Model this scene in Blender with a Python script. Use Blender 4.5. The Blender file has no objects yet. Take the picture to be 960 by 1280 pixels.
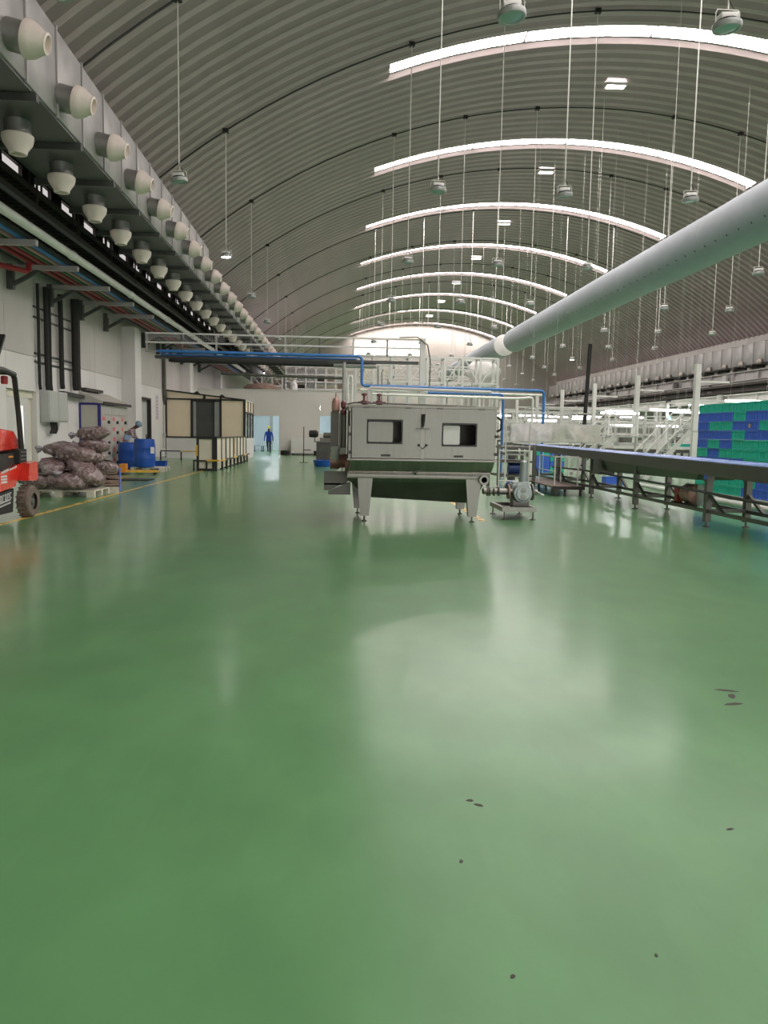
import bpy, math, random
from mathutils import Vector, Matrix, noise
S = bpy.context.scene
COL = S.collection
R_ = math.radians

# ------------------------------------------------------------------ camera, world, exposure
cam_d = bpy.data.cameras.new('camera'); cam = bpy.data.objects.new('camera', cam_d); COL.objects.link(cam)
cam_d.sensor_width = 36.0; cam_d.lens = 27.0; cam_d.clip_end = 400
_y, _p, _r = R_(3.70), R_(5.85), R_(1.03)
_f = Vector((math.sin(_y)*math.cos(_p), math.cos(_y)*math.cos(_p), -math.sin(_p)))
_rt = Vector((math.cos(_y), -math.sin(_y), 0)); _u = _rt.cross(_f)
_R = _rt*math.cos(_r)+_u*math.sin(_r); _U = _u*math.cos(_r)-_rt*math.sin(_r)
M4 = Matrix(((_R.x, _U.x, -_f.x, 0), (_R.y, _U.y, -_f.y, 0), (_R.z, _U.z, -_f.z, 1.5), (0, 0, 0, 1)))
cam.matrix_world = M4
S.camera = cam
SKY_STRENGTH = 2.0
SKYLIGHT = 13.0
W = bpy.data.worlds.new('world'); S.world = W; W.use_nodes = True
_bg = W.node_tree.nodes['Background']; _bg.inputs[0].default_value = (1.0, 0.955, 0.95, 1); _bg.inputs[1].default_value = SKY_STRENGTH
S.view_settings.view_transform = 'Standard'; S.view_settings.look = 'None'
S.view_settings.gamma = 1.0; S.view_settings.use_curve_mapping = False
S.view_settings.exposure = 1.15

# ------------------------------------------------------------------ materials
MATS = {}
def mat(name, col, rough=0.5, metal=0.0, nscale=6.0, namt=0.12, bump=0.0, bscale=40.0, stretch=(1, 1, 1), spec=0.5, coat=0.0, alpha=1.0, trans=0.0):
    if name in MATS: return MATS[name]
    m = bpy.data.materials.new(name); m.use_nodes = True
    nt = m.node_tree; N = nt.nodes; L = nt.links
    b = N['Principled BSDF']
    tc = N.new('ShaderNodeTexCoord'); mp = N.new('ShaderNodeMapping'); mp.inputs['Scale'].default_value = stretch
    L.new(tc.outputs['Object'], mp.inputs[0])
    nz = N.new('ShaderNodeTexNoise'); nz.inputs['Scale'].default_value = nscale; nz.inputs['Detail'].default_value = 5
    L.new(mp.outputs[0], nz.inputs['Vector'])
    mr = N.new('ShaderNodeMapRange'); mr.inputs[1].default_value = 0.3; mr.inputs[2].default_value = 0.7
    mr.inputs[3].default_value = 1-namt; mr.inputs[4].default_value = 1+namt
    L.new(nz.outputs[0], mr.inputs[0])
    mx = N.new('ShaderNodeVectorMath'); mx.operation = 'SCALE'; mx.inputs[0].default_value = col[:3]
    L.new(mr.outputs[0], mx.inputs['Scale']); L.new(mx.outputs[0], b.inputs['Base Color'])
    b.inputs['Metallic'].default_value = metal; b.inputs['Specular IOR Level'].default_value = spec
    mr2 = N.new('ShaderNodeMapRange'); mr2.inputs[1].default_value = 0.3; mr2.inputs[2].default_value = 0.7
    mr2.inputs[3].default_value = max(0.02, rough-0.06); mr2.inputs[4].default_value = min(1, rough+0.06)
    L.new(nz.outputs[0], mr2.inputs[0]); L.new(mr2.outputs[0], b.inputs['Roughness'])
    b.inputs['Coat Weight'].default_value = coat
    b.inputs['Transmission Weight'].default_value = trans
    b.inputs['Alpha'].default_value = alpha
    if bump > 0:
        n2 = N.new('ShaderNodeTexNoise'); n2.inputs['Scale'].default_value = bscale; L.new(mp.outputs[0], n2.inputs['Vector'])
        bp = N.new('ShaderNodeBump'); bp.inputs['Strength'].default_value = bump; bp.inputs['Distance'].default_value = 0.02
        L.new(n2.outputs[0], bp.inputs['Height']); L.new(bp.outputs[0], b.inputs['Normal'])
    MATS[name] = m
    return m
def emis(name, col, strength):
    if name in MATS: return MATS[name]
    m = bpy.data.materials.new(name); m.use_nodes = True
    nt = m.node_tree; N = nt.nodes; L = nt.links
    b = N['Principled BSDF']
    b.inputs['Base Color'].default_value = (*col, 1); b.inputs['Roughness'].default_value = 0.6
    nz = N.new('ShaderNodeTexNoise'); nz.inputs['Scale'].default_value = 1.5
    mr = N.new('ShaderNodeMapRange'); mr.inputs[3].default_value = strength*0.9; mr.inputs[4].default_value = strength*1.1
    L.new(nz.outputs[0], mr.inputs[0]); L.new(mr.outputs[0], b.inputs['Emission Strength'])
    b.inputs['Emission Color'].default_value = (*col, 1)
    MATS[name] = m
    return m

def floor_material():
    m = bpy.data.materials.new('green_epoxy'); m.use_nodes = True
    nt = m.node_tree; N = nt.nodes; L = nt.links; b = N['Principled BSDF']
    tc = N.new('ShaderNodeTexCoord')
    def noise_(scale, det=4, st=(1, 1, 1)):
        mp = N.new('ShaderNodeMapping'); mp.inputs['Scale'].default_value = st; L.new(tc.outputs['Object'], mp.inputs[0])
        n = N.new('ShaderNodeTexNoise'); n.inputs['Scale'].default_value = scale; n.inputs['Detail'].default_value = det
        L.new(mp.outputs[0], n.inputs['Vector']); return n.outputs[0]
    big = noise_(0.35, 3); fine = noise_(2.6, 6, (1, 0.6, 1)); streak = noise_(5.0, 5, (3.0, 0.25, 1)); spots = noise_(14, 2)
    r1 = N.new('ShaderNodeValToRGB'); r1.color_ramp.elements[0].position = 0.3; r1.color_ramp.elements[1].position = 0.7
    r1.color_ramp.elements[0].color = (0.108, 0.270, 0.110, 1); r1.color_ramp.elements[1].color = (0.136, 0.312, 0.134, 1)
    L.new(big, r1.inputs[0])
    mr = N.new('ShaderNodeMapRange'); mr.inputs[1].default_value = 0.35; mr.inputs[2].default_value = 0.7; mr.inputs[3].default_value = 0.92; mr.inputs[4].default_value = 1.10
    L.new(fine, mr.inputs[0])
    sc = N.new('ShaderNodeVectorMath'); sc.operation = 'SCALE'; L.new(r1.outputs[0], sc.inputs[0]); L.new(mr.outputs[0], sc.inputs['Scale'])
    # worn pale streaks
    st = N.new('ShaderNodeMapRange'); st.inputs[1].default_value = 0.60; st.inputs[2].default_value = 0.80; st.inputs[3].default_value = 0; st.inputs[4].default_value = 0.22
    L.new(streak, st.inputs[0])
    mix = N.new('ShaderNodeMix'); mix.data_type = 'RGBA'; L.new(st.outputs[0], mix.inputs['Factor'])
    L.new(sc.outputs[0], mix.inputs[6]); mix.inputs[7].default_value = (0.16, 0.34, 0.16, 1)
    sp = N.new('ShaderNodeMapRange'); sp.inputs[1].default_value = 0.76; sp.inputs[2].default_value = 0.80; sp.inputs[3].default_value = 0; sp.inputs[4].default_value = 0.5
    L.new(spots, sp.inputs[0])
    mix2 = N.new('ShaderNodeMix'); mix2.data_type = 'RGBA'; L.new(sp.outputs[0], mix2.inputs['Factor'])
    L.new(mix.outputs[2], mix2.inputs[6]); mix2.inputs[7].default_value = (0.03, 0.09, 0.03, 1)
    sp.inputs[4].default_value = 0.0
    L.new(mix2.outputs[2], b.inputs['Base Color'])
    rr = N.new('ShaderNodeMapRange'); rr.inputs[1].default_value = 0.3; rr.inputs[2].default_value = 0.75; rr.inputs[3].default_value = 0.278; rr.inputs[4].default_value = 0.295
    L.new(fine, rr.inputs[0]); L.new(rr.outputs[0], b.inputs['Roughness'])
    b.inputs['IOR'].default_value = 1.32
    wv = noise_(1.1, 3)
    bp = N.new('ShaderNodeBump'); bp.inputs['Strength'].default_value = 0.05; bp.inputs['Distance'].default_value = 0.004
    L.new(wv, bp.inputs['Height']); L.new(bp.outputs[0], b.inputs['Normal'])
    # hazy epoxy that turns mirror-like only towards grazing angles
    gl = N.new('ShaderNodeBsdfGlossy'); gl.inputs['Roughness'].default_value = 0.15; gl.inputs['Color'].default_value = (.92, .94, .92, 1)
    fr = N.new('ShaderNodeFresnel'); fr.inputs['IOR'].default_value = 1.45
    sb = N.new('ShaderNodeMapRange'); sb.inputs[1].default_value = 0.10; sb.inputs[2].default_value = 0.50; sb.inputs[3].default_value = 0.0; sb.inputs[4].default_value = 0.40
    L.new(fr.outputs[0], sb.inputs[0])
    ms = N.new('ShaderNodeMixShader'); L.new(sb.outputs[0], ms.inputs[0]); L.new(b.outputs[0], ms.inputs[1]); L.new(gl.outputs[0], ms.inputs[2])
    L.new(ms.outputs[0], N['Material Output'].inputs['Surface'])
    return m

m_floor = floor_material()
m_roof = mat('galvanised_roof', (0.31, 0.243, 0.246), 0.42, 0.35, 1.2, 0.10)
m_rib = mat('lighter_rib_face', (0.47, 0.380, 0.385), 0.42, 0.3, 1.2, 0.08)  # lighter roof tone for rib lips, one rib flank and skylight curbs
m_skyl = emis('translucent_skylight', (1.0, 0.925, 0.90), SKYLIGHT)
m_wall = mat('white_wall_panel', (0.74, 0.715, 0.70), 0.55, 0, 0.6, 0.05)
m_wallup = mat('grey_wall_cladding', (0.56, 0.53, 0.50), 0.5, 0, 0.5, 0.10, stretch=(1, 1, .3))
m_part = mat('partition_panel', (0.74, 0.69, 0.65), 0.45, 0, 0.5, 0.04)
m_endwall = mat('end_wall_cladding', (0.40, 0.36, 0.33), 0.55, 0, 0.3, 0.05)
m_cool = mat('cool_white_panel', (0.78, 0.82, 0.88), 0.4, 0, 1, 0.05)
m_galv = mat('galvanised_duct', (0.44, 0.42, 0.415), 0.5, 0.4, 2.0, 0.12)
m_galvd = mat('dull_and_shaded_galv', (0.12, 0.12, 0.118), 0.45, 0.6, 2.0, 0.15)  # dull zinc; its dark tone also paints the shaded duct underside
m_steel = mat('brushed_stainless', (0.20, 0.197, 0.172), 0.36, 0.85, 1.6, 0.14, 0.05, 60, (6, 1, .5))
m_steel2 = mat('satin_stainless_plate', (0.235, 0.232, 0.208), 0.40, 0.75, 1.2, 0.16, 0.04, 50, (5, 1, .4))
m_dksteel = mat('dark_stainless', (0.13, 0.128, 0.112), 0.42, 0.6, 3, 0.15)
m_white = mat('white_paint', (0.66, 0.65, 0.625), 0.45, 0, 3, 0.06)
m_cream = mat('cream_board', (0.80, 0.67, 0.50), 0.5, 0, 2, 0.04)
m_cream2 = mat('pale_grey_board', (0.72, 0.68, 0.56), 0.5, 0, 2, 0.04)
m_black = mat('black_paint', (0.018, 0.017, 0.016), 0.45, 0, 5, 0.2)
m_blackr = mat('black_rubber', (0.022, 0.021, 0.02), 0.8, 0, 9, 0.3, 0.2, 60)
m_brownb = mat('dark_brown_steel', (0.035, 0.026, 0.022), 0.6, 0, 4, 0.3)
m_yellow = mat('yellow_paint', (0.72, 0.42, 0.05), 0.45, 0, 4, 0.15)
m_linep = mat('floor_line_paint', (0.62, 0.40, 0.06), 0.3, 0, 5, 0.25)
m_red = mat('forklift_red', (0.70, 0.035, 0.02), 0.25, 0, 4, 0.08, coat=0.5)
m_redp = mat('red_pipe_paint', (0.36, 0.025, 0.03), 0.4, 0, 4, 0.1)
m_redl = mat('red_marking', (0.72, 0.16, 0.17), 0.5, 0, 30, 0.3)
m_blue = mat('blue_pipe_paint', (0.05, 0.20, 0.55), 0.35, 0, 4, 0.1)
m_drum = mat('blue_drum_plastic', (0.012, 0.085, 0.42), 0.32, 0, 4, 0.12)
m_crateb = mat('blue_crate_plastic', (0.05, 0.15, 0.66), 0.4, 0, 6, 0.12)
m_crateg = mat('green_crate_plastic', (0.015, 0.52, 0.38), 0.4, 0, 6, 0.12)
m_belt = mat('blue_belt', (0.30, 0.40, 0.78), 0.28, 0, 3, 0.06)
m_greenp = mat('green_pipe_paint', (0.03, 0.12, 0.05), 0.45, 0, 4, 0.1)
m_pinkp = mat('pink_pipe_paint', (0.42, 0.25, 0.21), 0.45, 0, 4, 0.1)
m_pipew = mat('white_pipe_cladding', (0.85, 0.83, 0.80), 0.35, 0.1, 3, 0.08)
m_nozzle = mat('ivory_nozzle_plastic', (0.78, 0.68, 0.62), 0.4, 0, 5, 0.05)
m_sleeve = mat('grey_nozzle_sleeve', (0.30, 0.29, 0.28), 0.4, 0.7, 4, 0.15)
m_fabric = mat('grey_duct_fabric', (0.38, 0.41, 0.44), 0.7, 0, 2, 0.05, 0.1, 8)
m_fabricw = mat('white_duct_fabric', (0.74, 0.72, 0.70), 0.7, 0, 40, 0.12, 0.2, 30)
m_elec = mat('grey_enclosure', (0.47, 0.48, 0.46), 0.45, 0, 3, 0.04)
m_panel = mat('beige_switchgear', (0.50, 0.48, 0.43), 0.45, 0, 3, 0.05)
m_panelb = mat('indigo_trim', (0.035, 0.03, 0.22), 0.4, 0, 3, 0.05)
m_lens = mat('lamp_lens_glass', (0.30, 0.42, 0.40), 0.12, 0, 3, 0.05)
m_lamp = mat('lamp_housing', (0.36, 0.37, 0.36), 0.4, 0.4, 8, 0.1)
m_rod = mat('pale_rod', (0.66, 0.64, 0.60), 0.45, 0.1, 8, 0.05)
m_lit = emis('lit_lamp', (1.0, 0.96, 0.9), 25.0)
m_tube = emis('fluorescent_tube', (1.0, 0.98, 1.0), 6.0)
m_glassd = mat('dark_tinted_glass', (0.06, 0.065, 0.06), 0.12, 0, 2, 0.1)
m_glassg = mat('grey_glass', (0.30, 0.31, 0.30), 0.12, 0, 2, 0.1)
m_wood = mat('brown_deck_board', (0.10, 0.055, 0.04), 0.5, 0, 8, 0.2, stretch=(1, 6, 1))
m_pallet = mat('cream_pallet', (0.60, 0.57, 0.47), 0.55, 0, 6, 0.12)
m_card = mat('brown_cardboard', (0.33, 0.23, 0.18), 0.75, 0, 6, 0.15)
m_tyre = mat('grey_brown_tyre', (0.17, 0.13, 0.105), 0.85, 0, 9, 0.25, 0.3, 50)
m_wrap = mat('silver_plastic_sheet', (0.66, 0.62, 0.58), 0.28, 0.15, 2.5, 0.12, 0.5, 3)
m_pump = mat('grey_pump_paint', (0.30, 0.35, 0.34), 0.35, 0.3, 6, 0.1)
m_motor = mat('blue_motor_paint', (0.02, 0.05, 0.20), 0.4, 0, 6, 0.1)
m_orange = mat('orange_paint', (0.62, 0.22, 0.02), 0.45, 0, 6, 0.15)
m_maroon = mat('maroon_valve', (0.16, 0.04, 0.045), 0.45, 0, 8, 0.3)
m_copper = mat('rosy_motor', (0.42, 0.24, 0.20), 0.4, 0.3, 6, 0.25)
m_skin = mat('brown_skin', (0.11, 0.05, 0.03), 0.55, 0, 8, 0.1)
m_paper = mat('faded_notice_paper', (0.60, 0.55, 0.58), 0.7, 0, 30, 0.06)
m_ink = mat('faded_notice_print', (0.42, 0.36, 0.42), 0.7, 0, 40, 0.1)
m_notice = mat('navy_sign', (0.02, 0.025, 0.09), 0.5, 0, 5, 0.1)

def sack_material():
    m = bpy.data.materials.new('netted_sack'); m.use_nodes = True
    nt = m.node_tree; N = nt.nodes; L = nt.links; b = N['Principled BSDF']
    tc = N.new('ShaderNodeTexCoord')
    v = N.new('ShaderNodeTexVoronoi'); v.inputs['Scale'].default_value = 15; L.new(tc.outputs['Object'], v.inputs['Vector'])
    n = N.new('ShaderNodeTexNoise'); n.inputs['Scale'].default_value = 5; n.inputs['Detail'].default_value = 6; n.inputs['Distortion'].default_value = 1.5
    L.new(tc.outputs['Object'], n.inputs['Vector'])
    r = N.new('ShaderNodeValToRGB'); r.color_ramp.elements[0].color = (0.12, 0.07, 0.068, 1); r.color_ramp.elements[1].color = (0.27, 0.185, 0.18, 1)
    L.new(v.outputs['Color'], r.inputs[0])
    r2 = N.new('ShaderNodeMapRange'); r2.inputs[1].default_value = 0.46; r2.inputs[2].default_value = 0.66; r2.inputs[3].default_value = 0; r2.inputs[4].default_value = 0.7
    L.new(n.outputs[0], r2.inputs[0])
    mx = N.new('ShaderNodeMix'); mx.data_type = 'RGBA'; L.new(r2.outputs[0], mx.inputs['Factor']); L.new(r.outputs[0], mx.inputs[6]); mx.inputs[7].default_value = (0.50, 0.43, 0.43, 1)
    L.new(mx.outputs[2], b.inputs['Base Color'])
    b.inputs['Roughness'].default_value = 0.3
    bp = N.new('ShaderNodeBump'); bp.inputs['Strength'].default_value = 0.8; bp.inputs['Distance'].default_value = 0.03
    ad = N.new('ShaderNodeMath'); ad.operation = 'ADD'; L.new(n.outputs[0], ad.inputs[0]); L.new(v.outputs['Distance'], ad.inputs[1])
    L.new(ad.outputs[0], bp.inputs['Height']); L.new(bp.outputs[0], b.inputs['Normal'])
    return m
m_sack = sack_material()
m_sackp = mat('clear_plastic_neck', (0.42, 0.38, 0.42), 0.25, 0, 12, 0.3, 0.6, 20)

# ------------------------------------------------------------------ mesh builder
class MB:
    def __init__(s): s.v = []; s.f = []
    def box(s, a, b):
        (x0, y0, z0), (x1, y1, z1) = a, b
        n = len(s.v)
        s.v += [(x0, y0, z0), (x1, y0, z0), (x1, y1, z0), (x0, y1, z0), (x0, y0, z1), (x1, y0, z1), (x1, y1, z1), (x0, y1, z1)]
        s.f += [[n+i for i in q] for q in ((3, 2, 1, 0), (4, 5, 6, 7), (0, 1, 5, 4), (1, 2, 6, 5), (2, 3, 7, 6), (3, 0, 4, 7))]
        return s
    def bar(s, p0, p1, w, h=None):           # square bar between two points
        h = h or w; p0 = Vector(p0); p1 = Vector(p1); d = (p1-p0).normalized()
        up = Vector((0, 0, 1)) if abs(d.z) < 0.95 else Vector((0, 1, 0))
        r = d.cross(up).normalized()*w/2; u = r.cross(d).normalized()*h/2
        n = len(s.v)
        for p in (p0, p1):
            for a, b in ((-1, -1), (1, -1), (1, 1), (-1, 1)): s.v.append(tuple(p+r*a+u*b))
        s.f += [[n+i for i in q] for q in ((0, 1, 2, 3), (7, 6, 5, 4), (0, 4, 5, 1), (1, 5, 6, 2), (2, 6, 7, 3), (3, 7, 4, 0))]
        return s
    def tube(s, pts, r, n=8, cap=True):
        pts = [Vector(p) for p in pts]; m = len(pts); base = len(s.v)
        rad = r if isinstance(r, (list, tuple)) else [r]*m
        d0 = (pts[1]-pts[0]).normalized()
        ref = Vector((0, 0, 1)) if abs(d0.z) < 0.9 else Vector((1, 0, 0))
        x = d0.cross(ref).normalized()
        for i, p in enumerate(pts):
            if i == 0: d = d0
            elif i == m-1: d = (pts[i]-pts[i-1]).normalized()
            else: d = ((pts[i]-pts[i-1]).normalized()+(pts[i+1]-pts[i]).normalized()).normalized()
            x = (x-d*x.dot(d)).normalized(); y = d.cross(x)
            for k in range(n):
                a = 2*math.pi*k/n; s.v.append(tuple(p+(x*math.cos(a)+y*math.sin(a))*rad[i]))
        for i in range(m-1):
            for k in range(n):
                a = base+i*n+k; b = base+i*n+(k+1) % n; s.f.append([a, b, b+n, a+n])
        if cap:
            s.f.append([base+k for k in range(n)][::-1]); s.f.append([base+(m-1)*n+k for k in range(n)])
        return s
    def cyl(s, p0, p1, r0, r1=None, n=12): return s.tube([p0, p1], [r0, r0 if r1 is None else r1], n)
    def lathe(s, prof, n=16, c=(0, 0, 0), ax='z', cap=True):
        base = len(s.v); m = len(prof)
        for r, h in prof:
            for k in range(n):
                a = 2*math.pi*k/n; q = (r*math.cos(a), r*math.sin(a), h)
                if ax == 'x': q = (h, q[0], q[1])
                if ax == 'y': q = (q[0], h, q[1])
                s.v.append((q[0]+c[0], q[1]+c[1], q[2]+c[2]))
        for i in range(m-1):
            for k in range(n):
                a = base+i*n+k; b = base+i*n+(k+1) % n; s.f.append([a, b, b+n, a+n])
        if cap: s.f.append([base+k for k in range(n)][::-1]); s.f.append([base+(m-1)*n+k for k in range(n)])
        return s
    def prism(s, poly, ax, a, b):            # poly in the two other axes, extruded a..b along ax
        n = len(s.v); m = len(poly)
        def pt(q, t): return {'x': (t, q[0], q[1]), 'y': (q[0], t, q[1]), 'z': (q[0], q[1], t)}[ax]
        s.v += [pt(q, a) for q in poly]+[pt(q, b) for q in poly]
        s.f.append([n+i for i in range(m)]); s.f.append([n+m+i for i in range(m)][::-1])
        for i in range(m): j = (i+1) % m; s.f.append([n+j, n+i, n+m+i, n+m+j])
        return s
    def hexa(s, p):                           # 8 corners, bottom 4 then top 4
        n = len(s.v); s.v += p
        s.f += [[n+i for i in q] for q in ((3, 2, 1, 0), (4, 5, 6, 7), (0, 1, 5, 4), (1, 2, 6, 5), (2, 3, 7, 6), (3, 0, 4, 7))]
        return s
    def mesh(s, name, smooth=True, ang=35):
        me = bpy.data.meshes.new(name); me.from_pydata([tuple(v) for v in s.v], [], s.f); me.update()
        if smooth:
            me.polygons.foreach_set('use_smooth', [True]*len(me.polygons)); me.set_sharp_from_angle(angle=R_(ang))
        return me
def fix(me):
    import bmesh
    b = bmesh.new(); b.from_mesh(me); bmesh.ops.recalc_face_normals(b, faces=b.faces); b.to_mesh(me); b.free(); return me
def bevel(me, w, seg=2):
    import bmesh
    b = bmesh.new(); b.from_mesh(me)
    bmesh.ops.recalc_face_normals(b, faces=b.faces)
    bmesh.ops.bevel(b, geom=[e for e in b.edges], offset=w, segments=seg, affect='EDGES', profile=0.5)
    b.to_mesh(me); b.free()
    me.polygons.foreach_set('use_smooth', [True]*len(me.polygons)); me.set_sharp_from_angle(angle=R_(50)); return me

def obj(name, mb, m=None, parent=None, loc=None, rot=None, bev=0):
    if isinstance(mb, MB):
        me = mb.mesh(name)
        if bev: bevel(me, bev)
        else: fix(me)
    else: me = mb
    if m is not None and not me.materials: me.materials.append(m)
    o = bpy.data.objects.new(name, me); COL.objects.link(o)
    if parent is not None: o.parent = parent
    if loc is not None: o.location = loc
    if rot is not None: o.rotation_euler = rot
    return o
def tag(o, label, cat, group=None):
    o['label'] = label; o['category'] = cat
    if group: o['group'] = group
    return o
def thing(name, label, cat, loc=(0, 0, 0), rz=0, group=None):
    o = bpy.data.objects.new(name, None); COL.objects.link(o); o.location = loc; o.rotation_euler = (0, 0, rz)
    o.empty_display_size = 0.2
    return tag(o, label, cat, group)
def struct(name, mb=None, m=None, parent=None):
    if mb is None:
        o = bpy.data.objects.new(name, None); COL.objects.link(o)
    else: o = obj(name, mb, m, parent)
    o['kind'] = 'structure'; return o
def copy_tree(o, parent=None):
    c = o.copy(); COL.objects.link(c); c.parent = parent
    for ch in list(o.children): copy_tree(ch, c)
    return c
def bx(x0, y0, z0, x1, y1, z1): return MB().box((x0, y0, z0), (x1, y1, z1))
rnd = random.Random(7)

# ------------------------------------------------------------------ the hall
XL, XR, YB, YE = -8.9, 28.2, -12.0, 98.0
fl = struct('floor', bx(XL-.3, YB, -.25, XR+.3, YE+.2, 0), m_floor)
# scuffs and dirt on the floor
for (x, y, l, w, a) in ((2.360, 4.340, 0.055, 0.01, -0.4), (2.340, 4.240, 0.035, 0.012, 0.9), (2.280, 4.110, 0.05, 0.01, 0.1), (0.570, 3.000, 0.012, 0.006, -0.4), (0.600, 2.960, 0.016, 0.005, -0.7), (0.460, 2.550, 0.006, 0.006, 0), (0.510, 1.970, 0.007, 0.004, 0.3), (0.950, 2.040, 0.004, 0.004, 0), (1.540, 2.740, 0.014, 0.004, 0.1)):
    c, s_ = math.cos(a), math.sin(a)
    l *= 1.3; w *= 1.9
    p = [(-l, -w*.6), (-l*.3, -w), (l*.5, -w*.7), (l, 0), (l*.4, w), (-l*.5, w*.6)]
    q = MB().prism([(x+c*u-s_*v, y+s_*u+c*v) for u, v in p], 'z', .0004, .0016)
    obj('scuff_mark', q, m_brownb, fl)
# yellow lines
tag(obj('floor_line', MB().prism([(-5.22, 9), (-5.12, 9), (-4.82, 28.9), (-4.92, 28.9)], 'z', .0005, .003), m_linep), 'long thin yellow line painted on the green floor beside the forklift', 'floor line', 'yellow lines')
tag(obj('floor_line', MB().prism([(-8.2, 33.0), (-8.2, 33.1), (-5.2, 38.1), (-5.2, 38.0)], 'z', .0005, .003), m_linep), 'faint yellow line on the floor in front of the cabin', 'floor line', 'yellow lines')
tag(obj('floor_line', bx(2.55, 13.2, .0005, 2.66, 26, .003), m_linep), 'yellow line on the floor running under the steel tank machine', 'floor line', 'yellow lines')

# roof: arched corrugated panels
RC, RR, RT = 10.7, 26.0, 15.15
RZ = RT-RR
def roof_z(x): return RZ+math.sqrt(RR*RR-(x-RC)**2)
PITCH = 0.62
PROF = [(0, 0), (.045, 0), (.085, .065), (.545, .065), (PITCH, 0)]
def arc_mesh(name, x0, x1, prof, mats, seg=None):
    a0 = math.asin((x0-RC)/RR); a1 = math.asin((x1-RC)/RR)
    seg = seg or max(2, int(abs(a1-a0)/R_(2.4)))
    mb = MB(); k = len(prof)
    for i in range(seg+1):
        a = a0+(a1-a0)*i/seg
        for (dy, dr) in prof:
            r = RR+dr; mb.v.append((RC+r*math.sin(a), dy, RZ+r*math.cos(a)))
    for i in range(seg):
        for j in range(k-1): b = i*k+j; mb.f.append([b, b+1, b+k+1, b+k])
    me = mb.mesh(name, True, 20)
    ms = []
    for m in mats:
        if m not in ms: ms.append(m)
    for m in ms: me.materials.append(m)
    for i in range(seg):
        for j in range(k-1): me.polygons[i*(k-1)+j].material_index = ms.index(mats[j])
    return me
RX0, RX1 = -6.9, XR
ceil = struct('ceiling')
PM = [m_rib, m_roof, m_roof, m_rib]
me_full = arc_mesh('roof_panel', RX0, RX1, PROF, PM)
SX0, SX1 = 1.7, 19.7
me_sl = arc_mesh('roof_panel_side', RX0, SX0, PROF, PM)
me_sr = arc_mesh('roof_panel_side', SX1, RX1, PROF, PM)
# skylight: two panels wide, translucent sheets on a low upstand
sky_me = []
cuts = [SX0, 6.3, 10.7, 15.2, SX1]
for i in range(4):
    g = 0.05
    sky_me.append(arc_mesh('skylight_sheet', cuts[i]+(g if i else 0), cuts[i+1]-(g if i < 3 else 0), [(.08, .13), (.12, .14), (.94, .14), (.98, .13)], [m_skyl]*3))
me_skyb = arc_mesh('skylight_curb', SX0, SX1, [(0, 0), (.045, 0), (.07, .15)], [m_rib, m_roof])
me_skyf = arc_mesh('skylight_frame', SX0, SX1, [(.97, .15), (.98, .125), (1.07, .125)], [m_galvd]*2)
me_skyc = arc_mesh('skylight_curb', SX0, SX1, [(1.07, .125), (2*PITCH, 0)], [m_rib])
me_gap = arc_mesh('skylight_cover', SX0, SX1, [(.05, .165), (1.0, .165)], [m_roof])
i0 = int(round((26.3-YB)/PITCH)); sky_idx = {i0+16*k for k in range(-3, 8)}
nP = int((YE-YB)/PITCH)+1
for i in range(nP):
    y = YB+i*PITCH
    if i in sky_idx or i-1 in sky_idx:
        obj('roof_panel', me_sl, None, ceil, (0, y, 0)); obj('roof_panel', me_sr, None, ceil, (0, y, 0))
        if i in sky_idx:
            for nm, me in (('skylight_curb', me_skyb), ('skylight_frame', me_skyf), ('skylight_curb', me_skyc), ('skylight_cover', me_gap)): obj(nm, me, None, ceil, (0, y, 0))
            for m_ in sky_me: obj('skylight_sheet', m_, None, ceil, (0, y, 0))
    else: obj('roof_panel', me_full, None, ceil, (0, y, 0))
SKYY = sorted(YB+i*PITCH for i in sky_idx)
# side aisle roof beyond the arch foot on the left
obj('aisle_roof', bx(XL-.2, YB, 9.5, RX0+.1, YE, 9.7), m_brownb, ceil)
obj('arch_fascia', bx(RX0-.05, YB, 8.0, RX0+.05, YE, 9.5), m_brownb, ceil)

# left wall
wl = struct('wall_left')
def wall_strip(y0, y1, z0, z1, m, x=XL, name='wall_panel'): obj(name, bx(x-.2, y0+.008, z0+.006, x, y1-.008, z1-.006), m, wl)
obj('wall_core', bx(XL-.32, YB, 0, XL-.205, YE, 9.6), m_wallup, wl)
yy = YB
D1 = (21.6, 23.7, 2.54); D2 = (35.5, 38.0, 2.97)
edges = [-12, -8.6, -5.2, -1.8, 1.6, 5, 8.4, 11.8, 15.2, 18.4, 21.6, 23.7, 26.4, 29.4, 32.4, 35.5, 38.0, 41.2, 44.4, 47.6, 50.8, 60, 70, 80, 90, 98]
for a, b in zip(edges[:-1], edges[1:]):
    zb = 0
    if a == D1[0]: zb = D1[2]
    if a == D2[0]: zb = D2[2]
    wall_strip(a, b, zb, 3.56, m_wall)
    wall_strip(a, b, 3.56, 6.7, m_wallup)
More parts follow.
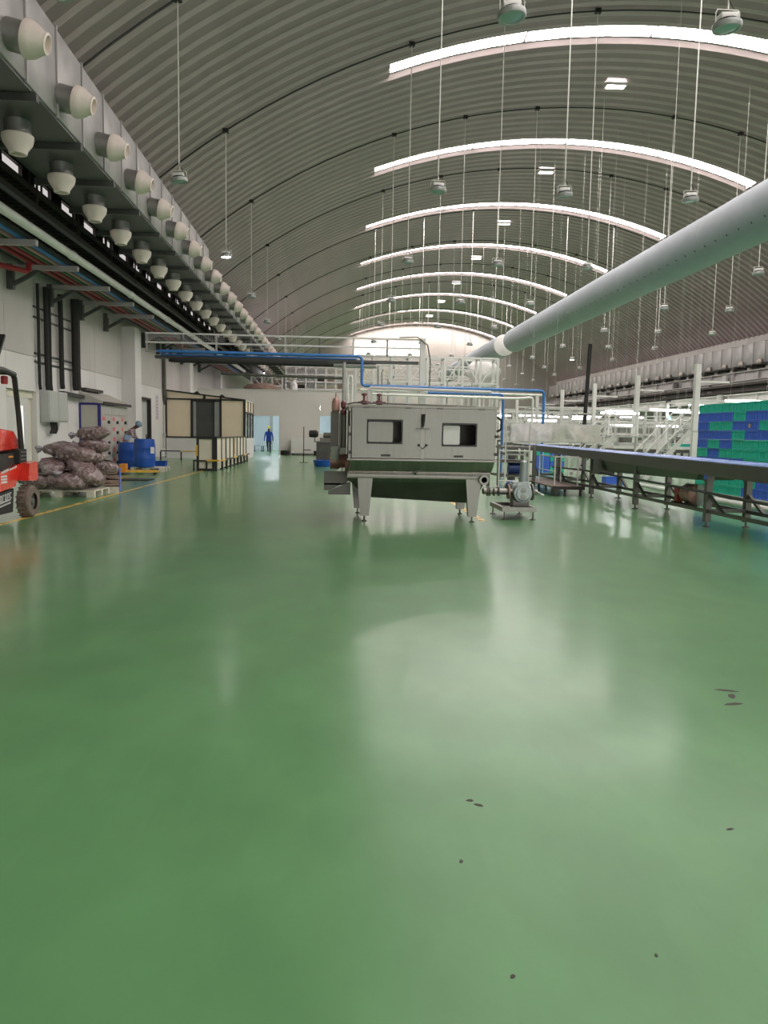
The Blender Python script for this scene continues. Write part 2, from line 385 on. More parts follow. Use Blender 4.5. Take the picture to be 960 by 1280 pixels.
# clerestory strip above the cable trays: glowing daylight panes between mullions
m_clere = emis('clerestory_daylight', (0.95, 0.90, 0.88), 0.30)
clere = struct('window_1')
for a in ((6.7, 7.4), (7.65, 8.0), (8.8, 9.5)): obj('louvre_band', bx(XL-.2, YB, a[0], XL-.01, YE, a[1]), m_brownb, clere)
obj('louvre_band', bx(XL-.2, YB, 6.9, XL-.14, 10, 9.5), m_brownb, clere); obj('louvre_band', bx(XL-.2, 60, 6.9, XL-.14, YE, 9.5), m_brownb, clere)
y = 10.0
while y < 59:
    obj('pane', bx(XL-.12, y+.62, 8.05, XL-.06, y+1.9, 8.75), m_clere, clere)
    obj('pane', bx(XL-.12, y+.9, 7.45, XL-.06, y+1.5, 7.6), m_clere, clere)
    obj('mullion', bx(XL-.2, y-.3, 7.35, XL+.04, y+.60, 9.5), m_brownb, clere)
    y += 2.22
for y0 in (33.0, 45.2, 57.0):
    o = struct('trim_%d' % (1 if y0 < 40 else 2 if y0 < 50 else 3), bx(XL, y0, 0, XL+.55, y0+1.0, 5.7), m_wall)
# door_1, pale, with narrow window, recessed
d1 = struct('door_1')
obj('door_reveal', bx(XL-.2, D1[0], 0, XL-.17, D1[1], D1[2]), m_cream2, d1)
obj('door_leaf', bx(XL-.17, D1[0]+.25, .02, XL-.12, D1[1]-.3, D1[2]-.2), m_white, d1)
obj('door_glass', bx(XL-.13, D1[1]-.95, 1.0, XL-.11, D1[1]-.72, 2.1), m_clere, d1)
obj('door_frame', bx(XL-.17, D1[0], D1[2]-.2, XL-.1, D1[1], D1[2]), m_cream2, d1)
d2 = struct('door_2')
obj('door_leaf', bx(XL-.2, D2[0]+.12, .02, XL-.15, D2[1]-.15, D2[2]-.1), m_elec, d2)
for a in ((D2[0], 0, D2[0]+.12, D2[2]), (D2[1]-.16, 0, D2[1], D2[2]), (D2[0]+.12, D2[2]-.1, D2[1]-.16, D2[2])):
    obj('door_frame', bx(XL-.2, a[0], a[1], XL+.02, a[2], a[3]), m_black, d2)
obj('door_handle', bx(XL-.15, D2[1]-.45, 1.0, XL-.10, D2[1]-.38, 1.25), m_dksteel, d2)
# right wall, end wall, rear wall
wr = struct('wall_right')
obj('wall_sheet', bx(XR, YB, 0, XR+.25, YE, 3.4), m_wall, wr); obj('wall_sheet', bx(XR, YB, 3.4, XR+.25, YE, 8.6), m_wallup, wr)
mb = MB(); pts = []
for i in range(41):
    x = RX0+(RX1-RX0)*i/40; pts.append((x, roof_z(x)+.1))
wb = struct('wall_back', MB().prism([(RX0, 0)]+pts+[(RX1, 0)], 'y', YE, YE+.2), m_endwall)
obj('aisle_end', bx(XL-.3, YE, 0, RX0, YE+.2, 8.4), m_part, wb)
# bright glazed strip high on the end wall
w2 = struct('window_2')
m_endw = emis('end_window_daylight', (1.0, 0.94, 0.88), 0.9)
for i in range(5):
    x = 2.2+i*1.75; obj('pane', bx(x, YE-.06, 11.0, x+1.65, YE-.03, 12.9), m_endw, w2)
obj('frame', bx(2.1, YE-.03, 10.9, 11.0, YE, 13.0), m_white, w2)
# rear wall behind the viewer; its wide opening is added for frontal daylight fill
wrr = struct('wall_rear', MB().prism([(RX0, 3.6)]+pts+[(RX1, 3.6)], 'y', YB-.2, YB), m_wall)
obj('pier', bx(XL-.3, YB-.2, 0, XL+8.0, YB, 9.6), m_wall, wrr); obj('pier', bx(XR-8, YB-.2, 0, XR, YB, 3.6), m_wall, wrr)
bsb = struct('baseboard_left', MB().box((XL, YB, 0), (XL+.02, 21.5, .12)).box((XL, 23.8, 0), (XL+.02, 33, .12)).box((XL, 38.1, 0), (XL+.02, 45.2, .12)), m_elec)

# partition with room behind
PY = 50.8
wp = struct('wall_partition')
for a in ((-8.85, 0, -5.33, 4.14), (-5.33, 2.5, -3.68, 4.14), (-3.68, 0, -1.02, 4.14), (-1.02, 2.56, -.15, 4.14), (-1.02, 0, -.15, 1.4), (-.15, 0, 3.9, 4.14), (3.91, 0, 8.4, 4.14)):
    obj('wall_panel', bx(a[0], PY, a[1], a[2]-.006, PY+.12, a[3]), m_part, wp)
obj('cap_rail', bx(-8.85, PY-.03, 4.14, 8.4, PY+.15, 4.2), m_white, wp)
wc = struct('wall_corridor')
for x in (-6.4, -5.15, -3.9, -2.65, -1.4): obj('wall_panel', bx(x, 63, 0, x+1.22, 63.1, 3.3), m_cool, wc)
for x in (-5.18, -3.93): obj('pilaster', bx(x-.1, 62.9, 0, x+.12, 63, 3.3), m_elec, wc)
obj('wall_panel', bx(-6.5, PY+.15, 0, -6.4, 63, 3.3), m_cool, wc); obj('wall_panel', bx(.2, PY+.15, 0, .3, 63, 3.3), m_cool, wc)
obj('corridor_ceiling', bx(-6.5, PY+.15, 3.3, .3, 63.1, 3.4), m_cool, wc)
for y in (54, 59):
    for x in (-4.6, -1.2):
        t = thing('added_room_light', 'added unseen light on the low ceiling brightening the room behind the partition', 'light', (x, y, 3.28), 0, 'added corridor lights')
        obj('housing', bx(-.75, -.1, -.02, .75, .1, .02), m_white, t); obj('tube', bx(-.7, -.07, -.06, .7, .07, -.02), emis('added_room_glow', (.88, .93, 1), 34), t)  # unseen lights added so the room behind the partition looks bright
obj('sign_plate', bx(-3.25, 62.93, 1.85, -2.75, 62.98, 2.1), m_notice, wc)
for x, y in ((-5.6, 56.5), (-5.0, 57.0), (-3.4, 59.0)):
    t = thing('work_stool', 'low grey stool with thin dark legs beyond the partition doorway', 'stool', (x, y, 0), 0, 'stools in the bright room')
    obj('seat', bx(-.3, -.2, .42, .3, .2, .46), m_elec, t)
    for a in (-.26, .26):
        for b in (-.16, .16): obj('leg', MB().cyl((a, b, 0), (a, b, .42), .02, n=6), m_black, t)

# ------------------------------------------------------------------ roof fittings: pendant lamps, conduits, ridge lights
LX = [-3.55, 2.27, 5.21, 8.2, 14.04, 16.95, 19.9]
LY = [10.67+7.42*k for k in range(12)]
LZ = 7.0
me_ring = MB().lathe([(.10, .10), (.19, .075), (.195, .03), (.185, .0), (.15, .0), (.14, .03), (.02, .03)], 20).mesh('trim_ring'); fix(me_ring); me_ring.materials.append(m_lamp)
me_lens = MB().lathe([(.0, .006), (.10, .004), (.145, .012), (.145, .028), (.0, .03)], 18).mesh('lens'); fix(me_lens); me_lens.materials.append(m_lens)
me_lenslit = me_lens.copy(); me_lenslit.materials.clear(); me_lenslit.materials.append(m_lit)
me_gear = MB().box((-.12, -.09, .115), (.12, .09, .19)).mesh('driver_box'); bevel(me_gear, .012); me_gear.materials.append(m_white)
me_band = MB().lathe([(.11, .085), (.13, .09), (.13, .118), (.11, .12)], 16).mesh('heat_sink'); fix(me_band); me_band.materials.append(m_black)
me_yoke = MB().tube([(-.165, 0, .05), (-.165, 0, .22), (-.14, 0, .255), (.14, 0, .255), (.165, 0, .22), (.165, 0, .05)], .007, 5).tube([(0, 0, .255), (.012, .02, .33), (0, 0, .42)], .012, 5).mesh('yoke'); me_yoke.materials.append(m_rod)
me_cord = MB().tube([(.05, 0, .19), (.08, .01, .28), (.02, .0, .36), (0, 0, .44)], .008, 5).mesh('power_cord'); me_cord.materials.append(m_black)
me_jbox = MB().box((-.09, -.07, -.12), (.09, .07, 0)).mesh('junction_box'); fix(me_jbox); me_jbox.materials.append(m_black)
for X in LX:
    rz = roof_z(X)
    me_rod = MB().tube([(0, 0, .40), (0, 0, rz-LZ-.05)], .014, 6).mesh('rod'); me_rod.materials.append(m_rod)
    for k, Y in enumerate(LY):
        lit = (X == -3.55 and k == 2) or (X == 16.95 and k == 6) or (X == 8.2 and k == 10)
        lab = 'round pendant high-bay lamp hanging unlit from the arched roof'
        if lit: lab = {-3.55: 'lit round pendant lamp glowing beside the silver air duct', 16.95: 'lit pendant lamp shining near the black pole', 8.2: 'lit pendant lamp near the hall end wall'}[X]
        t = thing('pendant_lamp', lab, 'lamp', (X, Y, LZ), 0, 'pendant lamps hanging from the roof')
        tl = (R_(rnd.uniform(-4, 4)), R_(rnd.uniform(-7, 7)), 0)
        for nm, me in (('trim_ring', me_ring), ('lens', me_lenslit if lit else me_lens), ('heat_sink', me_band), ('driver_box', me_gear)):
            obj(nm, me, None, t, None, tl)
        obj('yoke', me_yoke, None, t); obj('power_cord', me_cord, None, t); obj('rod', me_rod, None, t)
        obj('junction_box', me_jbox, None, t, (0, 0, rz-LZ+.03))
# dark conduits clipped to the roof along each lamp row
cp = []
for i in range(31):
    x = -6.8+(20.0+6.8)*i/30; cp.append((x, 0, roof_z(x)-.02))
me_con = MB().tube(cp, .024, 6).mesh('conduit'); me_con.materials.append(m_black)
for k, Y in enumerate(LY):
    tag(obj('roof_conduit', me_con, None, None, (0, Y, 0)), 'thin black conduit curving across the roof between pendant lamps', 'conduit', 'black roof conduits')
# small square daylight hatches along the ridge
me_h1 = MB().box((-.36, -.17, -.0), (.36, .17, .03)).mesh('lens'); fix(me_h1); me_h1.materials.append(emis('ridge_hatch_daylight', (1, .98, .95), 9))
me_h2 = MB().box((-.42, -.2, -.05), (-.36, .2, .06)).box((.36, -.2, -.05), (.42, .2, .06)).box((-.36, .17, -.05), (.36, .2, .06)).box((-.36, -.2, -.05), (.36, -.17, .06)).mesh('frame'); fix(me_h2); me_h2.materials.append(m_white)
for y in SKYY[2:]:
    yh = y+7*PITCH-.02
    if yh > 96: continue
    t = thing('ridge_hatch', 'small bright rectangular daylight hatch at the roof crown', 'hatch', (10.7, yh, roof_z(10.7)-.06), 0, 'daylight hatches along the roof crown')
    obj('lens', me_h1, None, t); obj('frame', me_h2, None, t)

# big round fabric ducts
def fabric_duct(y0, y1, label, x=10.7, z=7.2, r=.68, cap_near=False):
    t = thing('round_air_duct', label, 'air duct', (x, y0, z))
    L = y1-y0; n = max(2, int(L/5.5))
    for i in range(n):
        a, b = L*i/n, L*(i+1)/n
        obj('duct_sleeve', MB().lathe([(r*.985, a+.03), (r, a+.12), (r*1.01, (a+b)/2), (r, b-.12), (r*.985, b-.03)], 32, ax='y'), m_fabric, t)
        if i: obj('joint_band', MB().lathe([(r*.97, a-.05), (r*.995, a-.04), (r*.995, a+.04), (r*.97, a+.05)], 32, ax='y'), m_fabric, t)
    for yy, s in ((0, -1), (L, 1)):
        obj('end_cap', MB().lathe([(r*.99, yy-s*.06), (r*.97, yy+s*.03), (r*.6, yy+s*.10), (.02, yy+s*.12)] if s > 0 else [(.02, yy-.12), (r*.6, yy-.10), (r*.97, yy-.03), (r*.99, yy+.06)], 32, ax='y'), m_fabricw, t)
    mb = MB(); k = 0
    for i in range(int(L/.6)):
        for ang in (-60, -38, 215):
            a = R_(ang); px_, pz = r*1.008*math.cos(a), r*1.008*math.sin(a)
            mb.cyl((px_*.99, .3+i*.6, pz*.99), (px_*1.004, .3+i*.6, pz*1.004), .035, n=6)
    o = obj('air_holes', mb, m_dksteel, t); o['kind'] = 'stuff'
    for i in range(int(L/7)+1):
        yy = 1+i*7; obj('hanger_wire', MB().tube([(0, yy, r*.98), (0, yy, roof_z(x)-z)], .008, 5), m_rod, t)
fabric_duct(3, 46.6, 'long grey round fabric air duct hanging under the roof')
fabric_duct(48.6, 76, 'far section of round fabric duct with white end cap', 10.55, 7.15)

# ------------------------------------------------------------------ rectangular ducts with jet nozzles
def nozzle_meshes():
    a = MB().lathe([(.23, 0), (.23, .30)], 18).mesh('nozzle_sleeve'); fix(a); a.materials.append(m_sleeve)
    b = MB().lathe([(.235, .27), (.275, .29), (.275, .34), (.255, .42), (.16, .56), (.155, .61), (.12, .62), (.12, .48), (.02, .46)], 20).mesh('nozzle_cone'); fix(b); b.materials.append(m_nozzle)
    return a, b
nzA, nzB = nozzle_meshes()
def rect_duct(label, xa, xb, y0, y1, zb, zt_fn, face, y_n0, bottom_x, ns=1.0):
    # face = +1: nozzles blow towards +X from plane xb, -1: towards -X from xa
    t = thing('rectangular_air_duct', label, 'air duct')
    SEC = 1.38; y = y0; cache = {}
    while y < y1:
        zt = zt_fn(y)
        if zt not in cache:
            me = MB().box((xa, .012, zb), (xb, SEC-.012, zt)).mesh('duct_section'); bevel(me, .015, 1); me.materials.append(m_galv)
            fm = MB().box((xa-.03, -.02, zb-.03), (xa, .02, zt+.03)).box((xb, -.02, zb-.03), (xb+.03, .02, zt+.03)).box((xa, -.02, zt), (xb, .02, zt+.03)).box((xa, -.02, zb-.03), (xb, .02, zb)).mesh('seam_flange'); fix(fm); fm.materials.append(m_galv)
            cache[zt] = (me, fm)
        obj('duct_section', cache[zt][0], None, t, (0, y, 0)); obj('seam_flange', cache[zt][1], None, t, (0, y, 0))
        y += SEC
    ch = MB().box((xa-.1, -.06, zb-.16), (xb+.02, .06, zb-.03)).mesh('support_channel'); fix(ch); ch.materials.append(m_galvd)
    pl = MB().box((xa+.02, -.95, zb-.06), (xb-.02, .95, zb-.03)).mesh('soffit_shade'); fix(pl); pl.materials.append(m_galvd)  # dark sheet paints in the shade on the duct underside
    y = y_n0
    while y < y1-.5:
        zt = zt_fn(y); zs = zb+min(.38, (zt-zb)*.42) if ns == 1 else zb+.12
        rot = (0, R_(90+12), 0) if face > 0 else (0, R_(-102), 0)
        n = obj('side_nozzle', nzA, None, t, (xb if face > 0 else xa, y, zs), rot); obj('nozzle_cone', nzB, None, n); n.scale = (ns,)*3
        n = obj('bottom_nozzle', nzA, None, t, (bottom_x, y, zb-.02), (R_(180), 0, 0)); obj('nozzle_cone', nzB, None, n)
        n.scale = (ns,)*3
        obj('support_channel', ch, None, t, (0, y-1.1, 0)); obj('soffit_shade', pl, None, t, (0, y, 0))
        y += 2.22
    return t
rect_duct('large silver rectangular duct with ivory nozzles above the pipe rack', -6.6, -5.0, 3.6, 92, 7.0, lambda y: 8.5 if y < 30.5 else 7.8, 1, 5.9, -5.75)
rect_duct('silver rectangular duct with nozzles high on the opposite wall', 27.0, 28.1, 38, 96, 6.4, lambda y: 7.75, -1, 39, 27.4, .6)

# ------------------------------------------------------------------ cable trays, pipe rack on the left wall
def cable_tray(x, z, w, y0, y1, label, ncab, lid=False):
    t = thing('cable_tray', label, 'cable tray', (x, 0, z))
    for s in (-1, 1): obj('side_rail', bx(s*w/2-.02, y0, -.06, s*w/2+.02, y1, .09), m_brownb, t)
    mb = MB(); y = y0
    while y < y1: mb.box((-w/2, y, -.05), (w/2, y+.05, -.02)); y += .3
    o = obj('rungs', mb, m_brownb, t); o['kind'] = 'stuff'
    for i in range(ncab):
        cx = -w/2+.06+(w-.12)*i/max(1, ncab-1); r = rnd.uniform(.025, .045)
        pts = [(cx+rnd.uniform(-.02, .02), y0+(y1-y0)*j/16, r-.02+rnd.uniform(0, .02)) for j in range(17)]
        obj('cable', MB().tube(pts, r, 6), m_blackr, t)
    y = y0+1
    while y < y1:
        obj('hanger', bx(w/2-.01, y, -.1, w/2+.03, y+.05, 9.5-z), m_brownb, t); y += 2.9
cable_tray(-7.15, 6.48, .5, 9, 62, 'lowest dark cable tray above the white pipe', 6)
cable_tray(-7.35, 6.95, .6, 9, 62, 'dark cable tray under the silver duct, filled with black cables', 7)
cable_tray(-8.2, 6.75, .7, 9, 62, 'dark cable tray running against the left wall windows', 7)
tag(obj('tray_edge_angle', MB().bar((-6.84, 9, 6.36), (-6.84, 62, 6.36), .05, .08), m_galvd), 'thin steel angle along the edge of the lowest cable tray', 'steel angle')
# brackets
def bracket(y):
    t = thing('pipe_bracket', 'grey steel wall bracket carrying the row of coloured pipes', 'bracket', (XL, y, 0), 0, 'wall brackets under the pipes')
    obj('wall_post', bx(.005, -.09, 5.2, .17, .09, 5.86), m_galvd, t)
    obj('arm', bx(.17, -.07, 5.72, 1.88, .07, 5.85), m_galv, t)
    obj('brace', MB().bar((.12, 0, 5.32), (.85, 0, 5.72), .1, .1), m_galvd, t)
y = 10.3
while y < 52:
    if not (33.0 < y < 34.0) and not (45.1 < y < 46.3): bracket(y)
    y += 2.9
def pipe(name, label, x, z, r, m, y0=8, y1=60, n=10, bands=False):
    if not bands: return tag(obj(name, MB().tube([(x, y0, z), (x, y1, z)], r, n), m), label, 'pipe')
    t = thing(name, label, 'pipe', (x, 0, z))
    obj('pipe_run', MB().tube([(0, y0, 0), (0, y1, 0)], r, 14), m, t)
    y = y0+1.8
    while y < y1: obj('coupling', MB().lathe([(r, y-.07), (r*1.18, y-.06), (r*1.18, y+.06), (r, y+.07)], 14, ax='y'), m, t); y += 5.8
pipe('white_pipe', 'thick white pipe along the outer edge of the pipe rack', -7.0, 6.03, .105, m_pipew, bands=True)
pipe('black_pipe', 'thin black pipe between the white and blue pipes', -7.22, 5.92, .06, m_blackr)
pipe('blue_pipe', 'bright blue pipe on the wall brackets beside a pink pipe', -7.42, 5.95, .085, m_blue)
pipe('pink_pipe', 'pale pink pipe on the wall brackets between blue and green', -7.62, 5.92, .06, m_pinkp)
pipe('green_pipe', 'dark green pipe on the wall brackets', -7.78, 5.91, .05, m_greenp)
pipe('red_pipe', 'dark red pipe on the wall brackets', -7.98, 5.92, .06, m_redp)
pipe('maroon_pipe', 'second dark red pipe close to the wall on the brackets', -8.25, 5.92, .06, m_redp)
pipe('grey_pipe', 'grey pipe nearest the wall on the brackets', -8.55, 5.91, .05, m_galvd)
tag(obj('red_branch_pipe', MB().tube([(-8.1, 21.3, 5.78), (-8.1, 21.3, 5.62), (-8.13, 21.24, 5.56), (-8.4, 20.6, 5.54), (-8.72, 19.8, 5.54), (-8.78, 19.5, 5.54)], .07, 10), m_redp), 'red branch pipe bending under the wall brackets', 'pipe')
# cables dropping down the wall
for (yy, w, zt, zb, lab) in ((23.75, .07, 5.7, 2.62, 'thin black cable running down the wall beside the grey box'), (24.3, .12, 5.7, 2.63, 'black cable bundle dropping into the grey wall box'), (24.62, .08, 5.7, 2.63, 'slim black cable beside the bundle above the grey wall box'), (25.55, .13, 5.7, 2.75, 'black cable bundle between the wall box and the switchgear'), (26.75, .26, 5.75, 2.78, 'thick black cable bundle dropping behind the switchgear')):
    w0 = XL+.06+w/2
    pts = [(w0, yy, zt), (w0, yy+.02, 4.6), (w0, yy-.01, 3.6), (w0, yy, zb+.15), (w0, yy+.05, zb)]
    tag(obj('cable_bundle', MB().tube(pts, w/2+.015, 8), m_blackr), lab, 'cable', 'cables down the wall')
t = thing('wall_cable_ladder', 'grey horizontal cable ladder rails fixed on the wall behind black cables', 'cable ladder', (XL, 0, 0))
for z in (3.4, 3.65, 4.7, 5.0): obj('rail', bx(.002, 23.6, z, .035, 27.3, z+.05), m_galvd, t)
tag(obj('cable_channel', MB().bar((XL+.15, 25.4, 2.60), (XL+.15, 27.4, 2.56), .18, .12), m_black), 'short black cable channel leading to the switchgear top', 'cable channel')
# grey double-door wall box
t = thing('wall_box', 'grey two-door electrical box mounted on the white wall', 'electrical box', (XL, 23.95, 0))
obj('body', bx(.005, 0, 1.66, .26, 1.62, 2.61), m_elec, t, bev=.01)
obj('door', bx(.262, .03, 1.70, .285, .79, 2.58), m_elec, t); obj('door', bx(.262, .81, 1.70, .285, 1.59, 2.58), m_elec, t)
for y in (.5, .7, .9): obj('cable_tail', MB().tube([(.14, y, 1.66), (.16, y+.05, 1.45), (.14, y-.05, 1.32), (.1, y+.1, 1.36)], .04, 6), m_blackr, t)

# switchgear cabinet
t = thing('switchgear_cabinet', 'beige motor control cabinet with rows of black knobs and indigo edges', 'control cabinet', (XL, 27.5, 0))
DEP = .74; LEN = 3.5
obj('body', bx(.02, .03, .08, DEP-.03, LEN, 2.33), m_panel, t)
obj('plinth', bx(.05, .03, .0, DEP-.05, LEN-.02, .08), m_black, t)
obj('side_panel', bx(.07, .0, .12, DEP-.1, .03, 2.30), m_panel, t)
for a in ((.0, .12, .07, 2.36), (DEP-.1, .12, DEP, 2.36), (.07, 2.30, DEP-.1, 2.38)): obj('edge_trim', bx(a[0], -.02, a[1], a[2], .03, a[3]), m_panelb, t)
obj('canopy', MB().prism([(.01, 2.38), (DEP+.1, 2.36), (DEP+.1, 2.42), (.01, 2.80)], 'y', -.02, LEN+.05), m_panel, t)
obj('canopy_edge', bx(DEP+.1, -.03, 2.33, DEP+.13, LEN+.06, 2.43), m_brownb, t)
obj('top_channel', bx(.02, .2, 2.80, .2, 2.2, 2.9), m_brownb, t)
cols = [(0.06, 1.25), (1.27, 2.35), (2.37, LEN-.05)]
rows = [(.12+.37*i, .12+.37*i+.355) for i in range(5)]
for ci, (a, b) in enumerate(cols):
    for ri, (c, d) in enumerate(rows):
        dr = obj('drawer', bx(DEP-.028, a, c, DEP+.005, b, d), m_panel, t)
        if not (ci == 0 and ri == 2): obj('red_label', bx(DEP+.005, a+.12+.05*ci, c+.17, DEP+.012, a+.42, c+.31), m_redl, dr)
        obj('knob', MB().cyl((DEP+.005, b-.42, c+.12), (DEP+.06, b-.42, c+.12), .055, n=10).box((DEP+.05, b-.44, c+.06), (DEP+.075, b-.40, c+.18)), m_black, dr)
    hd = obj('header_door', bx(DEP-.028, a, 1.99, DEP+.005, b, 2.31), m_panel, t)
    for k in range(3): obj('meter', bx(DEP+.005, a+.12+k*.33, 2.06, DEP+.01, a+.30+k*.33, 2.24), m_elec, hd)

# wall notice, vertical cable conduit by the cabin
nt_ = thing('wall_notice', 'faded tall paper notice on the white wall beside the cabin', 'notice', (XL, 39.0, 0))
obj('sheet', bx(.004, 0, 1.95, .012, .55, 3.2), m_paper, nt_)
for i in range(7): obj('print_block', bx(.012, .08+.03*(i % 2), 2.05+i*.16, .014, .45, 2.13+i*.16), m_ink, nt_)
t = thing('conduit_drop', 'dark vertical cable conduit on the wall beside the cabin corner', 'conduit', (XL, 40.6, 0))
obj('trunking', bx(.005, -.16, 3.2, .16, .12, 6.0), m_dksteel, t); obj('tapered_end', MB().tube([(.08, 0, 3.2), (.08, .05, 2.75)], [.12, .04], 8), m_dksteel, t)
obj('pale_conduit', MB().tube([(.06, .0, 2.75), (.06, .0, .5)], .04, 8), m_white, t); obj('switch_box', bx(.005, -.1, 1.15, .12, .14, 1.3), m_elec, t)

# ------------------------------------------------------------------ helpers for bigger machines
def rrect(x0, x1, z0, z1, r, n=4):
    pts = []
    for (cx, cz, a0) in ((x1-r, z1-r, 0), (x0+r, z1-r, 90), (x0+r, z0+r, 180), (x1-r, z0+r, 270)):
        for i in range(n+1):
            a = R_(a0+90*i/n); pts.append((cx+r*math.cos(a), cz+r*math.sin(a)))
    return pts
def plate_hole(x0, x1, z0, z1, hole, y0, y1):
    # plate in XZ with a rounded hole, thickness y0..y1
    m = len(hole); cx = sum(p[0] for p in hole)/m; cz = sum(p[1] for p in hole)/m
    outer = []
    for (hx, hz) in hole:
        dx, dz = hx-cx, hz-cz
        t = min(((x1-cx) if dx > 0 else (x0-cx))/dx if abs(dx) > 1e-9 else 1e9, ((z1-cz) if dz > 0 else (z0-cz))/dz if abs(dz) > 1e-9 else 1e9)
        outer.append([cx+dx*t, cz+dz*t])
    for c in ((x0, z0), (x0, z1), (x1, z0), (x1, z1)):
        i = min(range(m), key=lambda k: (outer[k][0]-c[0])**2+(outer[k][1]-c[1])**2); outer[i] = list(c)
    mb = MB()
    for y in (y0, y1):
        mb.v += [(p[0], y, p[1]) for p in outer]+[(p[0], y, p[1]) for p in hole]
    for i in range(m):
        j = (i+1) % m
        mb.f.append([i, j, m+j, m+i]); mb.f.append([2*m+j, 2*m+i, 3*m+i, 3*m+j])
        mb.f.append([m+i, m+j, 3*m+j, 3*m+i]); mb.f.append([j, i, 2*m+i, 2*m+j])
    return mb

# ------------------------------------------------------------------ the steel tank machine
YF = 12.92
t = thing('steel_wash_tank', 'large stainless steel tank machine with two windowed hood doors on tapered legs', 'machine', (0, 0, 0))
hood = obj('hood_shell', MB().box((.22, YF+.03, 1.07), (.26, YF+1.6, 1.95)).box((2.68, YF+.03, 1.07), (2.72, YF+1.6, 1.92)).box((.26, YF+1.56, 1.07), (2.68, YF+1.6, 1.93)).box((.2, YF-.01, 1.93), (2.74, YF+1.62, 1.97)), m_steel, t)
def hood_door(x0, x1, hx0, hx1, hz0, hz1, slide, mats):
    d = obj('hood_door', plate_hole(x0, x1, 1.085, 1.925, rrect(hx0, hx1, hz0, hz1, .045), YF-.005, YF+.025), m_steel2, t)
    obj('window_gasket', plate_hole(hx0-.012, hx1+.012, hz0-.012, hz1+.012, rrect(hx0+.012, hx1-.012, hz0+.012, hz1-.012, .04), YF-.012, YF-.004), m_black, d)
    obj('window_slide', MB().prism(rrect(hx0+.005, hx0+(hx1-hx0)*slide, hz0+.02, hz1-.03, .03), 'y', YF+.03, YF+.04), mats, d)
    cx = (x0+x1)/2
    obj('pull_slot', bx(cx-.09, YF-.012, 1.115, cx+.07, YF-.004, 1.15), m_black, d)
    for hx in (x0+.24, x1-.22): obj('hinge', bx(hx-.05, YF-.03, 1.915, hx+.05, YF-.004, 1.94), m_dksteel, d)
hood_door(.275, 1.435, .535, 1.115, 1.335, 1.72, .74, m_steel2)
hood_door(1.505, 2.675, 1.80, 2.375, 1.31, 1.68, .52, m_white)  # white slide colour stands for a bright reflection in this window
obj('inner_tray', MB().box((.3, YF+.5, 1.1), (2.65, YF+1.5, 1.16)).box((1.85, YF+.3, 1.2), (2.05, YF+.5, 1.55)), m_dksteel, t)
obj('centre_post', bx(1.437, YF-.002, 1.08, 1.503, YF+.05, 1.93), m_steel, t)
lt = obj('latch', MB().box((1.435, YF-.05, 1.58), (1.475, YF-.02, 1.64)).box((1.35, YF-.035, 1.575), (1.58, YF-.015, 1.595)), m_dksteel, t)
obj('latch_grip', MB().tube([(1.46, YF-.05, 1.62), (1.462, YF-.055, 1.70), (1.466, YF-.06, 1.83)], [.018, .028, .03], 8), m_black, lt)
for x in (1.40, 1.53): obj('latch_knob', MB().lathe([(.0, -.0), (.022, .005), (.022, .03), (0, .035)], 8, (x, YF-.04, 1.31), 'y'), m_black, t)
obj('latch_link', MB().tube([(1.40, YF-.02, 1.31), (1.47, YF-.03, 1.25), (1.53, YF-.02, 1.31)], .008, 5), m_dksteel, t)
for z in (1.45, 1.15):
    obj('side_clamp', bx(2.70, YF-.01, z, 2.76, YF+.04, z+.05), m_black, t); obj('side_clamp', bx(.225, YF-.02, z, .26, YF+.0, z+.05), m_black, t)
obj('side_handle', MB().tube([(.235, YF-.01, 1.85), (.225, YF-.04, 1.82), (.225, YF-.04, 1.65), (.235, YF-.01, 1.62)], .014, 6), m_black, t)
obj('side_handle', MB().tube([(2.73, YF+.03, 1.80), (2.80, YF+.03, 1.76), (2.80, YF+.03, 1.6), (2.73, YF+.03, 1.56)], .022, 6), m_black, t)
obj('tank_lip', MB().box((.2, YF-.06, 1.045), (2.74, YF+.03, 1.075)).box((.2, YF+.03, 1.045), (.26, YF+1.65, 1.075)).box((2.68, YF+.03, 1.045), (2.74, YF+1.65, 1.075)).box((.26, YF+1.58, 1.045), (2.68, YF+1.65, 1.075)), m_steel, t, )
# tank: sloped front with a rounded lower roll
def ring(z, x0, x1, y0, y1): return [(x0, y0, z), (x1, y0, z), (x1, y1, z), (x0, y1, z)]
lv = [ring(1.045, .24, 2.70, YF-.02, YF+1.6), ring(.93, .25, 2.68, YF+.03, YF+1.57), ring(.86, .235, 2.66, YF+.075, YF+1.55), ring(.80, .21, 2.63, YF+.05, YF+1.55), ring(.74, .20, 2.61, YF+.06, YF+1.54), ring(.68, .22, 2.60, YF+.12, YF+1.5)]
mb = MB()
for r_ in lv: mb.v += r_
for i in range(len(lv)-1):
    for k in range(4): a = i*4+k; b = i*4+(k+1) % 4; mb.f.append([a, b, b+4, a+4])
mb.f.append([3, 2, 1, 0]); mb.f.append([len(mb.v)-4, len(mb.v)-3, len(mb.v)-2, len(mb.v)-1])
obj('tank', mb, m_steel, t)
obj('lower_hopper', MB().hexa([(.55, YF+.55, .38), (2.45, YF+.55, .29), (2.45, YF+1.1, .29), (.55, YF+1.1, .38), (.24, YF+.2, .69), (2.58, YF+.2, .69), (2.58, YF+1.45, .69), (.24, YF+1.45, .69)]), m_dksteel, t)  # dark steel paints in the shadow under the tank
